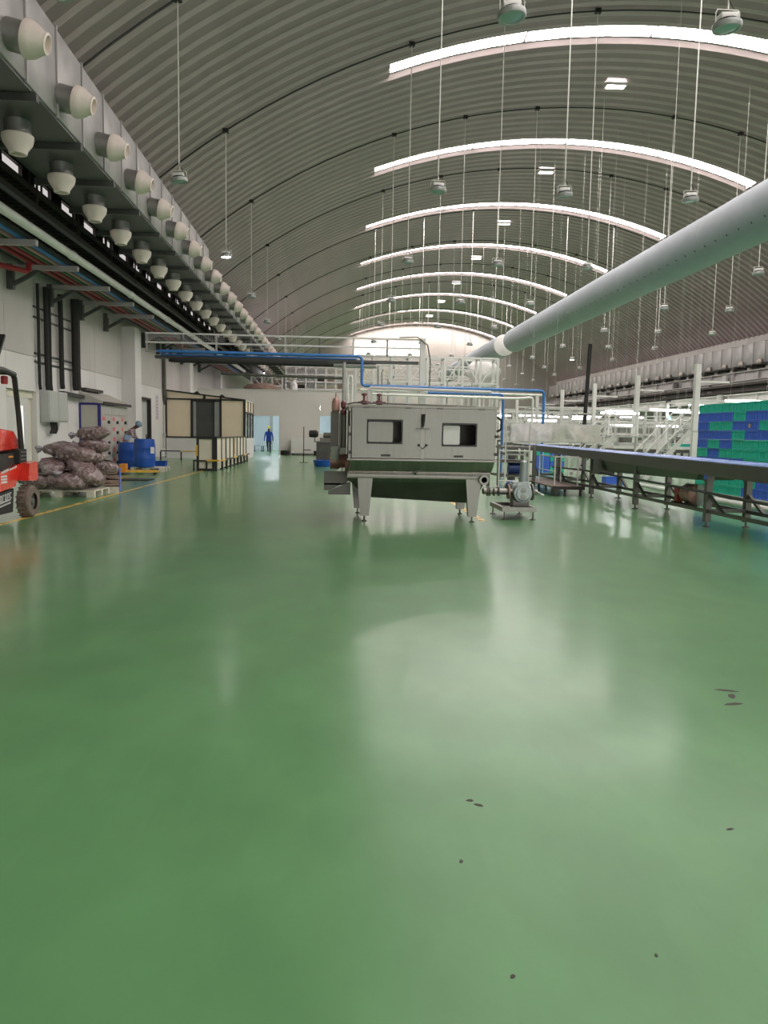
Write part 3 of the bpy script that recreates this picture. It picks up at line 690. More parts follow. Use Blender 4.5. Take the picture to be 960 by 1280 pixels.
for (xa, xb, xc, xd, yy) in ((.38, .64, .43, .58, YF+.06), (2.23, 2.50, 2.29, 2.43, YF+.06), (.30, .55, .36, .50, YF+1.40), (2.26, 2.52, 2.30, 2.44, YF+1.40)):
    lg = obj('leg', MB().hexa([(xc, yy, .10), (xd, yy, .10), (xd, yy+.12, .10), (xc, yy+.12, .10), (xa, yy-.0, .76), (xb, yy-.0, .76), (xb, yy+.18, .76), (xa, yy+.18, .76)]), m_steel2, t)
    obj('levelling_foot', MB().lathe([(.045, 0), (.045, .015), (.016, .03), (.016, .105)], 10, ((xc+xd)/2, yy+.06, 0)), m_dksteel, lg)
obj('drain_lever', MB().tube([(1.30, YF+.0, .83), (1.36, YF-.04, .86), (1.45, YF-.06, .90)], .014, 6).tube([(1.36, YF+.06, .82), (1.36, YF-.03, .86)], .02, 6), m_steel2, t)
obj('outlet_stub', MB().lathe([(.075, 0), (.085, -.03), (.085, -.09), (.05, -.09), (.05, -.02)], 16, (2.53, YF+.06, .74), 'y'), m_steel2, t)
obj('outlet_stub_bore', MB().lathe([(.0, -.03), (.05, -.03)], 16, (2.53, YF+.02, .74), 'y'), m_black, t)
obj('small_tap', MB().tube([(2.66, YF+.1, .60), (2.74, YF+.06, .62)], .02, 6).lathe([(0, -.02), (.028, 0), (0, .02)], 8, (2.75, YF+.05, .63)), m_white, t)
# attachments at its left side
obj('discharge_chute', MB().prism([(-.2, .80), (.22, .80), (.24, .62), (-.1, .45), (-.2, .45)], 'y', 14.0, 14.06).hexa([(-.2, 14.0, .55), (.22, 14.0, .55), (.22, 14.5, .62), (-.2, 14.5, .62), (-.2, 14.0, .58), (.22, 14.0, .58), (.22, 14.5, .65), (-.2, 14.5, .65)]), m_dksteel, t)
obj('chute_tray', MB().prism([(-.12, .44), (.28, .62), (.28, .38), (-.12, .38)], 'y', 13.9, 13.94), m_dksteel, t)
obj('gear_motor', MB().lathe([(.05, -.2), (.15, -.19), (.16, -.05), (.13, .0), (.13, .22), (.09, .26)], 16, (.10, 14.25, .98), 'x'), m_copper, t)
obj('belt_wheel', MB().lathe([(.02, -.04), (.17, -.04), (.17, .04), (.02, .04)], 18, (.22, 13.95, .94), 'x'), m_copper, t)
obj('drive_cover', bx(-.02, 14.1, 1.10, .2, 14.5, 1.22), m_white, t)
cab = obj('side_column', bx(-.09, 14.3, 1.10, .06, 14.6, 1.88), m_dksteel, t)
obj('riser_pipe', MB().tube([(.10, 14.2, 1.18), (.10, 14.2, 1.85)], .035, 8), m_steel2, t); obj('riser_pipe', MB().tube([(.17, 14.2, 1.18), (.17, 14.2, 1.95)], .03, 8), m_steel2, t)
obj('filter_pot', MB().lathe([(.06, 1.88), (.075, 1.9), (.075, 2.05), (.05, 2.12), (.012, 2.14), (.012, 2.22)], 12, (-.0, 14.3, 0)), m_copper, t)
obj('red_valve', MB().lathe([(.02, 1.82), (.06, 1.84), (.06, 1.9), (.02, 1.93), (.05, 1.97), (.05, 2.05), (.02, 2.08)], 10, (.14, 14.2, 0)), m_maroon, t)
obj('red_button', MB().lathe([(.04, -.03), (.05, -.02), (.05, .02), (.0, .03)], 10, (-.06, 14.28, 1.02), 'y'), m_redl, t)
obj('grey_canister', MB().lathe([(.07, 1.0), (.08, 1.02), (.08, 1.2), (.09, 1.21), (.09, 1.24), (.0, 1.26)], 12, (.0, 14.1, 0)), m_elec, t)
for (x, y) in ((.52, 14.3), (.8, 14.3)):
    v = obj('top_valve', MB().lathe([(.02, 1.97), (.025, 2.02), (.06, 2.03), (.06, 2.09), (.02, 2.1), (.02, 2.18), (.05, 2.19), (.05, 2.22), (.0, 2.23)], 10, (x, y, 0)).tube([(x-.12, y, 2.06), (x+.12, y, 2.06)], .02, 6), m_maroon, t)
obj('top_pipe', MB().tube([(.2, 14.2, 2.02), (.35, 14.2, 2.05), (2.6, 14.2, 2.02)], .015, 6), m_dksteel, t)
obj('top_pipe', MB().tube([(.6, 14.4, 1.97), (.6, 14.4, 2.3), (.66, 14.4, 2.34), (2.9, 14.4, 2.30)], .03, 8), m_white, t)

# pump cart
t = thing('pump_trolley', 'grey rotary pump on a low stainless frame beside the tank machine', 'pump', (0, 0, 0))
fx0, fx1, fy0, fy1 = 2.98, 3.60, 13.45, 14.55
for a in ((fx0, fy0, fx1, fy0+.06), (fx0, fy1-.06, fx1, fy1), (fx0, fy0+.06, fx0+.06, fy1-.06), (fx1-.06, fy0+.06, fx1, fy1-.06)):
    obj('frame_rail', bx(a[0], a[1], .15, a[2], a[3], .23), m_steel2, t)
obj('drip_pan', bx(fx0+.06, fy0+.06, .155, fx1-.06, fy1-.06, .17), m_black, t)
for x in (fx0+.05, fx1-.05):
    for y in (fy0+.05, fy1-.05): obj('levelling_foot', MB().lathe([(.055, 0), (.055, .012), (.014, .03), (.014, .15)], 10, (x, y, 0)), m_dksteel, t)
py_ = 13.85
obj('pump_body', MB().lathe([(.10, -.20), (.165, -.19), (.175, -.1), (.175, .12), (.15, .16), (.15, .24)], 20, (3.40, py_, .46), 'y'), m_pump, t)
obj('pump_block', bx(3.22, py_-.02, .34, 3.56, py_+.22, .62), m_pump, t, bev=.03)
obj('pump_top', bx(3.26, py_, .62, 3.54, py_+.2, .66), m_pump, t)
fc = obj('face_plate', MB().lathe([(.12, -.215), (.13, -.20), (.13, -.19)], 18, (3.40, py_, .46), 'y'), m_pump, t)
for z in (.52, .40): obj('cover_boss', MB().lathe([(.0, -.245), (.045, -.24), (.045, -.21)], 10, (3.40, py_, z), 'y'), m_steel2, fc)
obj('pump_stand', MB().box((3.25, py_-.05, .17), (3.55, py_+.2, .34)), m_dksteel, t)
obj('motor', MB().lathe([(.08, .3), (.13, .32), (.14, .62), (.10, .66)], 16, (3.36, py_-.05, .52), 'y'), m_motor, t)
fp = obj('suction_pipe', MB().tube([(2.68, py_-.1, .49), (3.25, py_-.02, .48)], .055, 12), m_steel2, t)
for x in (2.76, 2.80, 2.88, 2.97): obj('pipe_clamp', MB().lathe([(.06, -.012), (.085, -.01), (.085, .01), (.06, .012)], 14, (x, py_-.09, .488), 'x'), m_dksteel, t)
obj('inlet_flange', MB().lathe([(.06, -.03), (.13, -.028), (.13, .0), (.06, .003)], 16, (3.18, py_-.01, .48), 'x'), m_card, t)
obj('outlet_flange', MB().lathe([(.06, 0), (.15, .003), (.15, .035), (.06, .04)], 18, (3.60, py_+.05, .47), 'x'), m_dksteel, t)
obj('outlet_flange', MB().lathe([(.06, 0), (.13, .003), (.13, .025), (.06, .03)], 18, (3.55, py_+.05, .47), 'x'), m_pump, t)
obj('outlet_pipe', MB().tube([(3.64, py_+.05, .47), (3.72, py_+.05, .47)], .05, 10), m_steel2, t)
obj('tap_handle', MB().tube([(3.68, py_, .50), (3.78, py_-.05, .44)], .014, 6).lathe([(0, -.03), (.035, 0), (0, .03)], 8, (3.79, py_-.05, .43)), m_white, t)
obj('vent_riser', MB().lathe([(.09, .66), (.085, .80), (.075, .82), (.07, 1.02), (.03, 1.05)], 14, (3.47, py_+.12, 0)), m_pump, t)

# ------------------------------------------------------------------ long conveyor on the right
cx0, cx1 = 6.32, 7.12
t = thing('belt_conveyor', 'long dark steel belt conveyor with pale blue belt beside the crates', 'conveyor', (0, 0, 0))
CY0, CY1 = 9.6, 26.0
def cz(y): return 1.10+(y-10.9)*.0076
obj('side_plate', MB().hexa([(cx0-.03, CY0, cz(CY0)-.24), (cx0, CY0, cz(CY0)-.24), (cx0, CY1, cz(CY1)-.16), (cx0-.03, CY1, cz(CY1)-.16), (cx0-.03, CY0, cz(CY0)), (cx0, CY0, cz(CY0)), (cx0, CY1, cz(CY1)), (cx0-.03, CY1, cz(CY1))]), m_dksteel, t)
obj('side_plate', MB().hexa([(cx1, CY0, cz(CY0)-.24), (cx1+.03, CY0, cz(CY0)-.24), (cx1+.03, CY1, cz(CY1)-.16), (cx1, CY1, cz(CY1)-.16), (cx1, CY0, cz(CY0)), (cx1+.03, CY0, cz(CY0)), (cx1+.03, CY1, cz(CY1)), (cx1, CY1, cz(CY1))]), m_dksteel, t)
obj('belt', MB().hexa([(cx0, CY0, cz(CY0)-.03), (cx1, CY0, cz(CY0)-.03), (cx1, CY1, cz(CY1)-.03), (cx0, CY1, cz(CY1)-.03), (cx0, CY0, cz(CY0)+.012), (cx1, CY0, cz(CY0)+.012), (cx1, CY1, cz(CY1)+.012), (cx0, CY1, cz(CY1)+.012)]), m_belt, t)
for y in (CY0, CY1): obj('end_roller', MB().cyl((cx0, y, cz(y)-.06), (cx1, y, cz(y)-.06), .06, n=12), m_dksteel, t)
obj('return_trough', MB().hexa([(cx0+.06, 13.2, .78), (cx1-.06, 13.2, .78), (cx1-.06, 17.6, .70), (cx0+.06, 17.6, .70), (cx0-.0, 13.0, .93), (cx1, 13.0, .93), (cx1, 17.8, .96), (cx0, 17.8, .96)]), m_dksteel, t)
obj('drive_box', bx(cx0-.08, 17.9, .62, cx0+.32, 18.3, 1.0), m_dksteel, t)
obj('guide_cable', MB().tube([(cx0-.01, 10, .55), (cx0-.01, 14, .62), (cx0-.01, 19, .66), (cx0-.01, 22, .62)], .025, 6), m_black, t)
legs = (12.72, 15.88, 18.7, 21.5, 24.3)
for i, y in enumerate(legs):
    for x in (cx0-.0, cx1-.1):
        lg = obj('leg', bx(x, y-.05, .09, x+.1, y+.05, cz(y)-.2), m_dksteel, t)
        obj('levelling_foot', MB().lathe([(.06, 0), (.06, .015), (.018, .03), (.018, .10)], 10, (x+.05, y, 0)), m_dksteel, lg)
        obj('knee_brace', MB().bar((x+.05, y-.05, .55), (x+.05, y-.55, .27), .05, .05), m_dksteel, t)
        if i == 0: obj('gusset', bx(x-.01, y-.07, cz(y)-.34, x+.11, y+.07, cz(y)-.2), m_dksteel, t)
    obj('cross_rail', bx(cx0+.1, y-.04, .25, cx1-.1, y+.04, .31), m_dksteel, t)
for x in (cx0+.03, cx1-.08):
    for a, b in zip((9.8,)+legs[:-1], legs): obj('floor_rail', bx(x, a+.06, .24, x+.05, b-.06, .30), m_dksteel, t)
obj('blue_cap', bx(cx0-.02, 12.66, .82, cx0, 12.78, .93), m_crateb, t)
# drum-end roller assembly under the belt
t = thing('tension_pulley', 'white disc pulley with red guard hanging under the belt conveyor', 'pulley', (6.5, 13.6, -.13))
obj('disc', MB().lathe([(.0, -.03), (.2, -.03), (.2, .03), (.0, .03)], 20, (.2, .05, .60), 'x'), m_cool, t)
obj('red_guard', MB().lathe([(.05, -.05), (.11, -.05), (.11, .05), (.05, .05)], 14, (.1, .75, .62), 'x').lathe([(.05, -.05), (.09, -.05), (.09, .05), (.05, .05)], 14, (.1, .75, .45), 'x'), m_redp, t)
obj('hanger', MB().box((.05, -.05, .38), (.1, .95, .43)).box((.05, .3, .42), (.1, .36, .80)), m_black, t)
obj('shell', MB().lathe([(.16, .1), (.19, .12), (.19, .5), (.16, .52)], 16, (.2, .05, .60), 'y'), m_copper, t)
# long pipe on floor by the crates
tag(obj('floor_pipe', MB().tube([(9.3, 23, .08), (9.1, 19.5, .08), (8.95, 16.5, .08), (8.9, 12, .08)], .06, 8), m_white), 'white pipe lying on the floor in front of the stacked crates', 'pipe')

# ------------------------------------------------------------------ stacked crates
CL, CW, CH = .60, .40, .228
def crate_mesh(m):
    mb = MB(); l, w, h, th = CL-.012, CW-.01, CH-.004, .014
    x0, x1, y0, y1 = -w/2, w/2, -l/2, l/2
    mb.box((x0+.01, y0+.01, 0), (x1-.01, y1-.01, th))
    for a in ((x0+.012, y0+.012, x0+.012+th, y1-.012), (x1-.012-th, y0+.012, x1-.012, y1-.012), (x0+.012+th, y0+.012, x1-.012-th, y0+.012+th), (x0+.012+th, y1-.012-th, x1-.012-th, y1-.012)):
        mb.box((a[0], a[1], th), (a[2], a[3], h))
    for zz in (.0, h-.03):
        mb.box((x0, y0, zz), (x0+.012, y1, zz+.03)); mb.box((x1-.012, y0, zz), (x1, y1, zz+.03)); mb.box((x0+.012, y0, zz), (x1-.012, y0+.012, zz+.03)); mb.box((x0+.012, y1-.012, zz), (x1-.012, y1, zz+.03))
    k = 5
    for i in range(k+1):
        yy = y0+(y1-y0-.012)*i/k
        mb.box((x0+.002, yy, .03), (x0+.012, yy+.012, h-.03)); mb.box((x1-.012, yy, .03), (x1-.002, yy+.012, h-.03))
    me = mb.mesh('crate'); fix(me); me.materials.append(m); return me
cr_b, cr_g = crate_mesh(m_crateb), crate_mesh(m_crateg)
t = thing('crate_pallet', 'long pale pallet under the wall of stacked crates', 'pallet', (9.97, 18.45, 0))
for x in (-.16, 0, .16): obj('deck_board', bx(x-.06, -1.85, .10, x+.06, 1.85, .13), m_pallet, t)
for y in (-1.8, -.6, .6, 1.8): obj('block', bx(-.2, y-.06, 0, .2, y+.06, .10), m_pallet, t)
# rows from the top, columns from the far end
PAT = ['GGGGGG', 'BBBGBB', 'BGGBBG', 'BBBGBB', 'BGBGGG', 'GBGGGG', 'BBBBGG', 'BGGGGB', 'GGGGGB', 'GGGGBB']
for r, row in enumerate(PAT):
    z = .13+(9-r)*CH
    for c, ch in enumerate(row):
        y = 20.0-c*CL
        nm = 'blue' if ch == 'B' else 'green'
        lab = '%s plastic crate in the crate wall beside the belt conveyor, %s' % (nm, 'top layer' if r == 0 else 'bottom layer' if r == 9 else 'layer %s' % ('second', 'third', 'fourth', 'fifth', 'sixth', 'seventh', 'eighth', 'ninth')[r-1]+' from the top')
        lab = lab.replace('layer second from the top', 'second layer down').replace(' from the top', ' layer down').replace('layer third', 'third').replace('layer fourth', 'fourth').replace('layer fifth', 'fifth').replace('layer sixth', 'sixth').replace('layer seventh', 'seventh').replace('layer eighth', 'eighth').replace('layer ninth', 'ninth')
        o = obj('plastic_crate', cr_b if ch == 'B' else cr_g, None, None, (9.97+rnd.uniform(-.008, .008), y, z))
        tag(o, lab, 'crate', 'crates stacked in a wall')
        if (r, c) in ((2, 4), (9, 4)): obj('yellow_tag', bx(-CW/2-.006, .05, .06, -CW/2-.001, .13, .15), m_yellow, o)
# crates behind the conveyor
for (x, y, z, ch, lab) in ((8.7, 32.0, .002, 'B', 'lowest blue crate of the small stack beyond the conveyor'), (8.7, 32.0, .232, 'B', 'middle blue crate of the small stack beyond the conveyor'), (8.7, 32.0, .462, 'B', 'third blue crate of the small stack beyond the conveyor'), (8.7, 32.0, .692, 'G', 'bright green crate on top of blue crates beyond the conveyor'), (9.32, 32.0, .002, 'G', 'lowest green crate beside the small blue stack'), (9.32, 32.0, .232, 'B', 'blue crate on a green crate beside the small blue stack'), (9.32, 32.0, .462, 'G', 'green crate under the top blue crate beyond the conveyor'), (9.32, 32.0, .692, 'B', 'top blue crate beside the bright green crate'),
        (9.0, 24.4, .002, 'B', 'lone blue crate on the floor behind the belt conveyor'), (14.83, 31, 1.055, 'B', 'blue crate on the sorting table by the white stairs'), (15.46, 31, 1.055, 'B', 'second blue crate on the sorting table by the white stairs'), (14.2, 31, 1.055, 'G', 'green crate on the sorting table by the white stairs')):
    o = obj('plastic_crate', cr_b if ch == 'B' else cr_g, None, None, (x, y, z), (0, 0, R_(90)))
    tag(o, lab, 'crate', 'loose crates')
# brown low platform
t = thing('low_platform', 'low brown deck on short black legs beside the conveyor', 'platform', (0, 0, 0))
for i in range(6):
    x = 5.45+i*.14; obj('deck_board', bx(x, 19.0, .22, x+.13, 22.6, .25), m_wood, t)
obj('edge_beam', bx(5.45, 18.96, .17, 6.29, 19.0, .25), m_brownb, t)
for y in (19.1, 20.4, 22.3):
    for x in (5.48, 6.2): obj('leg', bx(x, y, 0, x+.05, y+.05, .22), m_black, t)
t = thing('platform_guard', 'thin pale steel guard frame standing on the brown deck', 'guard frame', (5.6, 19.3, .25))
for (x, y) in ((0, 0), (0, 1.5), (.6, 0), (.6, 1.5)): obj('post', bx(x-.015, y-.015, 0, x+.015, y+.015, .75), m_white, t)
obj('rail', bx(.015, -.015, .72, .585, .015, .75), m_white, t); obj('rail', bx(-.015, .015, .72, .015, 1.485, .75), m_white, t); obj('rail', bx(-.012, .015, .35, .012, 1.485, .375), m_white, t)
# feeder machine left of conveyor
t = thing('feeder_frame', 'dark steel feeder frame with shelves behind the pump', 'machine', (4.55, 21.2, 0))
for (x, y) in ((0, 0), (1.0, 0), (0, 1.4), (1.0, 1.4)): obj('post', bx(x-.04, y-.04, 0, x+.04, y+.04, 1.25), m_dksteel, t)
for z in (.35, .75, 1.15): obj('shelf', bx(.04, -.03, z, .96, 1.43, z+.05), m_dksteel, t)
obj('drive', MB().lathe([(.05, -.2), (.16, -.18), (.16, .18), (.05, .2)], 14, (.5, .2, .58), 'x'), m_motor, t)
obj('tray', MB().box((.2, .1, .95), (.8, 1.2, 1.0)), m_elec, t)
t = thing('pipe_guard', 'thin white tube guard frame standing behind the pump', 'guard frame', (4.35, 20.2, 0))
for x in (0, .16, .80): obj('post', MB().tube([(x, 0, 0), (x, 0, 1.9 if x else 1.15)], .02, 6), m_white, t)
obj('rail', MB().tube([(.0, 0, .3), (.8, 0, .3)], .02, 6), m_white, t); obj('rail', MB().tube([(.0, 0, 1.1), (.8, 0, 1.1)], .02, 6), m_white, t)
tag(obj('grey_conveyor_post', MB().box((5.3, 23.2, 0), (5.5, 23.4, 1.15)), m_dksteel), 'dark square post under the far conveyor end', 'post')

# plastic-wrapped guard above the conveyor end
t = thing('wrapped_guard', 'long side guard covered in shiny silver plastic sheet', 'guard panel', (0, 26.4, 0))
mb = MB(); nx, nz = 60, 6
for i in range(nx+1):
    for j in range(nz+1):
        x = 6.05+3.2*i/nx; z = 1.31+.58*j/nz
        mb.v.append((x, noise.noise(Vector((x*2.2, z*1.4, 1.3)))*.09-.02, z))
for i in range(nx):
    for j in range(nz): a = i*(nz+1)+j; mb.f.append([a, a+nz+1, a+nz+2, a+1])
obj('plastic_sheet', mb, m_wrap, t)
obj('backing', bx(6.05, .1, 1.31, 9.25, .14, 1.89), m_wrap, t)
for z in (1.27, 1.89, 2.28): obj('rail', bx(5.8, .02, z, 9.5, .06, z+.035), m_white, t)
for x in (5.85, 7.0, 8.2, 9.4): obj('post', bx(x-.02, .14, 0, x+.02, .18, 2.25), m_white, t)

# ------------------------------------------------------------------ left floor: forklift, sacks, drums
t = thing('forklift', 'red and black forklift truck parked beside the yellow floor line', 'forklift', (-5.2, 13.1, 0))
# local: +y is the far (mast) end, +x faces the aisle
def wheel(x, y, r, w):
    wh = obj('wheel', MB().lathe([(r*.52, -w/2), (r*.9, -w/2), (r, -w*.36), (r, w*.36), (r*.9, w/2), (r*.52, w/2)], 26, (x, y, r), 'x', False), m_tyre, t)
    mb = MB()
    for k in range(18):
        a = 2*math.pi*k/18; c = Vector((x-w*.15, y+r*math.cos(a), r+r*math.sin(a)))
        mb.bar(c-Vector((w*.33, 0, 0)), c+Vector((w*.3, 0, 0)), .05, .02)
    o = obj('tread', mb, m_tyre, wh)
    obj('hub', MB().lathe([(.0, -w*.3), (r*.52, -w*.3), (r*.52, w*.30), (r*.3, w*.18), (r*.2, w*.42), (.0, w*.45)], 18, (x, y, r), 'x'), m_dksteel, wh)
wheel(.07, .08, .265, .2); wheel(-1.0, .08, .265, .2); wheel(-.1, -1.85, .3, .2); wheel(-.95, -1.85, .3, .2)
obj('chassis', MB().prism([(-1.9, .10), (-.28, .10), (-.22, .32), (-.18, .50), (-1.9, .38)], 'x', -1.0, -.10), m_black, t)
obj('side_skirt', MB().prism([(-1.9, .12), (-.32, .12), (-.26, .50), (-1.9, .36)], 'x', -.10, -.02), m_blackr, t)
obj('red_body', MB().prism([(-1.9, .40), (-.24, .53), (-.10, .70), (.12, .66), (.20, .66), (.20, .88), (-.02, .90), (-.55, .80), (-1.9, .78)], 'x', -1.05, .0), m_red, t, )
obj('fender', MB().prism([(-.12, .62), (.22, .60), (.30, .64), (.30, .90), (.18, .93), (-.05, .90)], 'x', -.02, .16), m_red, t)
obj('black_band', MB().prism([(-1.9, .79), (-.55, .81), (-.02, .91), (.20, .90), (.20, 1.12), (-.3, 1.07), (-1.9, 1.05)], 'x', -1.0, -.04), m_black, t)
obj('vent_block', bx(-.06, -.10, .90, .02, .20, 1.13), m_blackr, t)
for k in range(3): obj('vent_slot', bx(.02, -.06, .95+k*.06, .03, .16, .975+k*.06), m_dksteel, t)
obj('rear_hood', MB().prism([(-1.9, 1.06), (.14, 1.12), (.16, 1.25), (-.05, 1.43), (-.7, 1.48), (-1.1, 1.30), (-1.9, 1.2)], 'x', -1.0, -.07), m_red, t, bev=.03)
obj('orange_reflector', bx(-.04, -.38, 1.0, -.03, -.22, 1.03), m_orange, t)
obj('seat', MB().prism([(-1.15, 1.35), (-.55, 1.42), (-.55, 1.55), (-.78, 1.60), (-.95, 1.98), (-1.10, 2.0), (-1.2, 1.5)], 'x', -.8, -.3), m_blackr, t, bev=.03)
# guard
for x in (-.95, -.02):
    obj('guard_post', MB().tube([(x, .10, 1.1), (x, .02, 1.7), (x, -.10, 2.28), (x, -.16, 2.35)], .045, 8), m_black, t)
    obj('guard_post', MB().tube([(x, -1.75, 1.1), (x, -1.65, 2.3)], .045, 8), m_black, t)
    obj('guard_rail', MB().tube([(x, -.12, 2.34), (x, -.5, 2.38), (x, -1.7, 2.36)], .05, 8), m_black, t)
for k in range(6): y = -.2-k*.28; obj('roof_bar', bx(-.95, y-.03, 2.33, -.02, y+.03, 2.38), m_black, t)
obj('guard_lamp', MB().lathe([(.05, 2.18), (.055, 2.2), (.055, 2.30), (.03, 2.31)], 10, (-.12, -.25, 0)), m_redp, t)
obj('guard_lamp', MB().lathe([(.05, 2.18), (.055, 2.2), (.055, 2.30), (.03, 2.31)], 10, (-.42, -.2, 0)), m_redp, t)
for x in (-.85, -.25): obj('mast', MB().bar((x, -2.3, .1), (x, -2.2, 2.6), .15, .16), m_black, t)
obj('tilted_guard_plate', MB().bar((-.24, -.44, 2.39), (-.24, -.02, 2.98), .13, .04), m_black, t)
for z in (.6, 1.4, 2.4): obj('mast_crossbar', bx(-.78, -2.3, z, -.32, -2.2, z+.12), m_black, t)
for x in (-.85, -.40): obj('fork', bx(x, -3.5, .05, x+.12, -2.42, .10), m_black, t)
obj('fork_carriage', bx(-.98, -2.45, .2, -.2, -2.40, .75), m_black, t)
# lettering too worn to read: rows of white marks
mb = MB()
for k in range(3): mb.box((.0, -.78, .70-k*.045), (.004, -.56, .73-k*.045))
for k in range(8): mb.box((.0, -.76+k*.035, .755+k*.006), (.004, -.735+k*.035, .795+k*.006))
for k in range(6): mb.box((.0, -.46+k*.05, .80+k*.007), (.004, -.425+k*.05, .83+k*.007))
o = obj('white_lettering', mb, m_white, t); o['label'] = 'small worn white lettering on red panel'
mb = MB()
for k in range(16):
    y = -1.78+k*.09
    z = .235+k*.0075
    mb.box((-.02, y, z), (-.016, y+.022, z+.10)); mb.box((-.02, y+.022, z+.078), (-.016, y+.065, z+.10))
    if k % 2: mb.box((-.02, y+.022, z), (-.016, y+.065, z+.02))
    if k % 3: mb.box((-.02, y+.045, z+.02), (-.016, y+.066, z+.078))
for k in range(2): mb.hexa([(-.02, -1.85, .19-k*.05), (-.016, -1.85, .19-k*.05), (-.016, -.40, .32-k*.05), (-.02, -.40, .32-k*.05), (-.02, -1.85, .215-k*.05), (-.016, -1.85, .215-k*.05), (-.016, -.40, .345-k*.05), (-.02, -.40, .345-k*.05)])
o = obj('skirt_lettering', mb, m_elec, t); o['label'] = 'pale block lettering and stripes on black skirt'

# pallet with sacks
def pallet(loc, sx, sy, label, rz=0):
    p = thing('pallet', label, 'pallet', loc, rz)
    nb = 6
    for i in range(nb):
        y = -sy/2+sy*(i+.5)/nb; obj('deck_board', bx(-sx/2, y-sy/nb*.42, .12, sx/2, y+sy/nb*.42, .15), m_pallet, p)
    for x in (-sx/2+.08, 0, sx/2-.08):
        for y in (-sy/2+.07, 0, sy/2-.07): obj('block', bx(x-.08, y-.07, .0, x+.08, y+.07, .12), m_pallet, p)
    return p
pallet((-5.98, 17.62, 0), 1.5, 1.2, 'cream pallet carrying the heap of brown sacks')
def sack_mesh(seed, a=.44, b=.29, c=.19):
    mb = MB(); nu, nv = 28, 16
    for j in range(nv+1):
        ph = -math.pi/2+math.pi*j/nv
        for i in range(nu):
            th = 2*math.pi*i/nu
            sp = lambda v, e: math.copysign(abs(v)**e, v)
            x = a*sp(math.cos(ph), .8)*sp(math.cos(th), .75); y = b*sp(math.cos(ph), .8)*sp(math.sin(th), .75); z = c*sp(math.sin(ph), .75)
            q = Vector((x*3+seed*7.1, y*3, z*3)); n1 = noise.noise(q)*.06; n2 = noise.noise(q*3.2)*.034
            d = Vector((x/a, y/b, z/c)).normalized(); z *= 1-.15*(x/a)**2
            mb.v.append((x+d.x*(n1+n2), y+d.y*(n1+n2), z+d.z*(n1*.7+n2)))
    for j in range(nv):
        for i in range(nu): k = (i+1) % nu; mb.f.append([j*nu+i, j*nu+k, (j+1)*nu+k, (j+1)*nu+i])
    me = mb.mesh('sack_body', True, 180); me.materials.append(m_sack); return me
sk = [sack_mesh(s) for s in range(5)]
def neck_mesh(seed):
    mb = MB(); r0 = random.Random(seed)
    prof = []
    base = len(mb.v); n = 12
    for (x, r) in ((.40, .10), (.46, .055), (.50, .06), (.56, .10), (.60, .12)):
        for k in range(n):
            a = 2*math.pi*k/n; rr = r*(1+.35*math.sin(3*a+seed)*(1 if x > .47 else .2)); mb.v.append((x, rr*math.cos(a), rr*.7*math.sin(a)))
    for i in range(4):
        for k in range(n): a = i*n+k; b = i*n+(k+1) % n; mb.f.append([a, b, b+n, a+n])
    mb.f.append([4*n+k for k in range(n)])
    me = mb.mesh('tied_neck', True, 180); me.materials.append(m_sackp); return me
nk = [neck_mesh(s) for s in range(3)]
SACKS = [ # x,y,z, yaw, pitch, scale, label
 (-5.82, 17.15, .335, 5, 0, 1.0, 'dark sack lying lengthwise at the front of the pallet bottom layer'),
 (-6.48, 17.2, .33, 160, 0, .82, 'dark sack at the pallet bottom corner beside the forklift wheel'),
 (-6.42, 17.85, .62, 40, 8, .9, 'dark sack leaning behind the bottom corner sack'),
 (-6.2, 17.3, .64, -60, -15, .85, 'dark upright sack in the middle of the heap front'),
 (-5.52, 17.3, .56, 145, 32, 1.0, 'pale wrinkled sack slumped over the heap front edge'),
 (-5.75, 17.5, .92, 168, 8, 1.02, 'long shiny sack across the heap upper front with a tied neck'),
 (-6.12, 17.75, 1.02, 176, 0, .95, 'pale plastic-wrapped sack at the heap upper left with a bunched end'),
 (-5.46, 17.8, 1.38, 178, -6, .85, 'topmost sack of the heap with a silvery knotted end'),
 (-5.42, 17.75, 1.10, 190, 5, .78, 'sack directly under the topmost sack'),
 (-5.42, 17.6, .85, 210, 0, .66, 'small sack below the upper stack near the cabinet side'),
 (-5.30, 17.86, .62, 185, 6, .8, 'dark sack at the heap side facing the blue drums'),
 (-5.9, 17.95, .40, 0, 0, .9, 'sack hidden low at the back of the pallet'),
 (-5.5, 17.9, .34, 90, 0, .8, 'sack at the back corner of the pallet bottom layer'),
 (-5.75, 17.9, .68, 90, 0, .9, 'sack in the core of the heap')]
for i, (x, y, z, yw, pt, s, lab) in enumerate(SACKS):
    o = thing('filled_sack', lab, 'sack', (x, y, z), R_(yw), 'brown sacks heaped on the pallet')
    o.rotation_euler = (0, R_(-pt), R_(yw)); o.scale = (s, s, s)
    obj('sack_body', sk[i % 5], None, o); obj('tied_neck', nk[i % 3], None, o)
# folded sacks with box
t = thing('folded_sack_bale', 'bale of folded brown paper sacks beside the sack heap', 'bale', (-5.30, 18.6, 0), R_(12))
t.scale = (.62, .8, 1)
for k in range(8):
    w = .30+rnd.uniform(-.03, .03)
    me = MB().box((-w, -.34, .15+k*.055), (w, .34, .15+k*.055+.05)); obj('folded_sack', me, m_card, t, (rnd.uniform(-.03, .03), 0, 0), (R_(rnd.uniform(-3, 3)), R_(rnd.uniform(-4, 4)), R_(rnd.uniform(-6, 6))))
obj('bale_board', bx(.30, -.34, .02, .33, .34, .56), m_crateb, t)
obj('bale_base', bx(-.3, -.34, .0, .3, .34, .14), m_pallet, t)

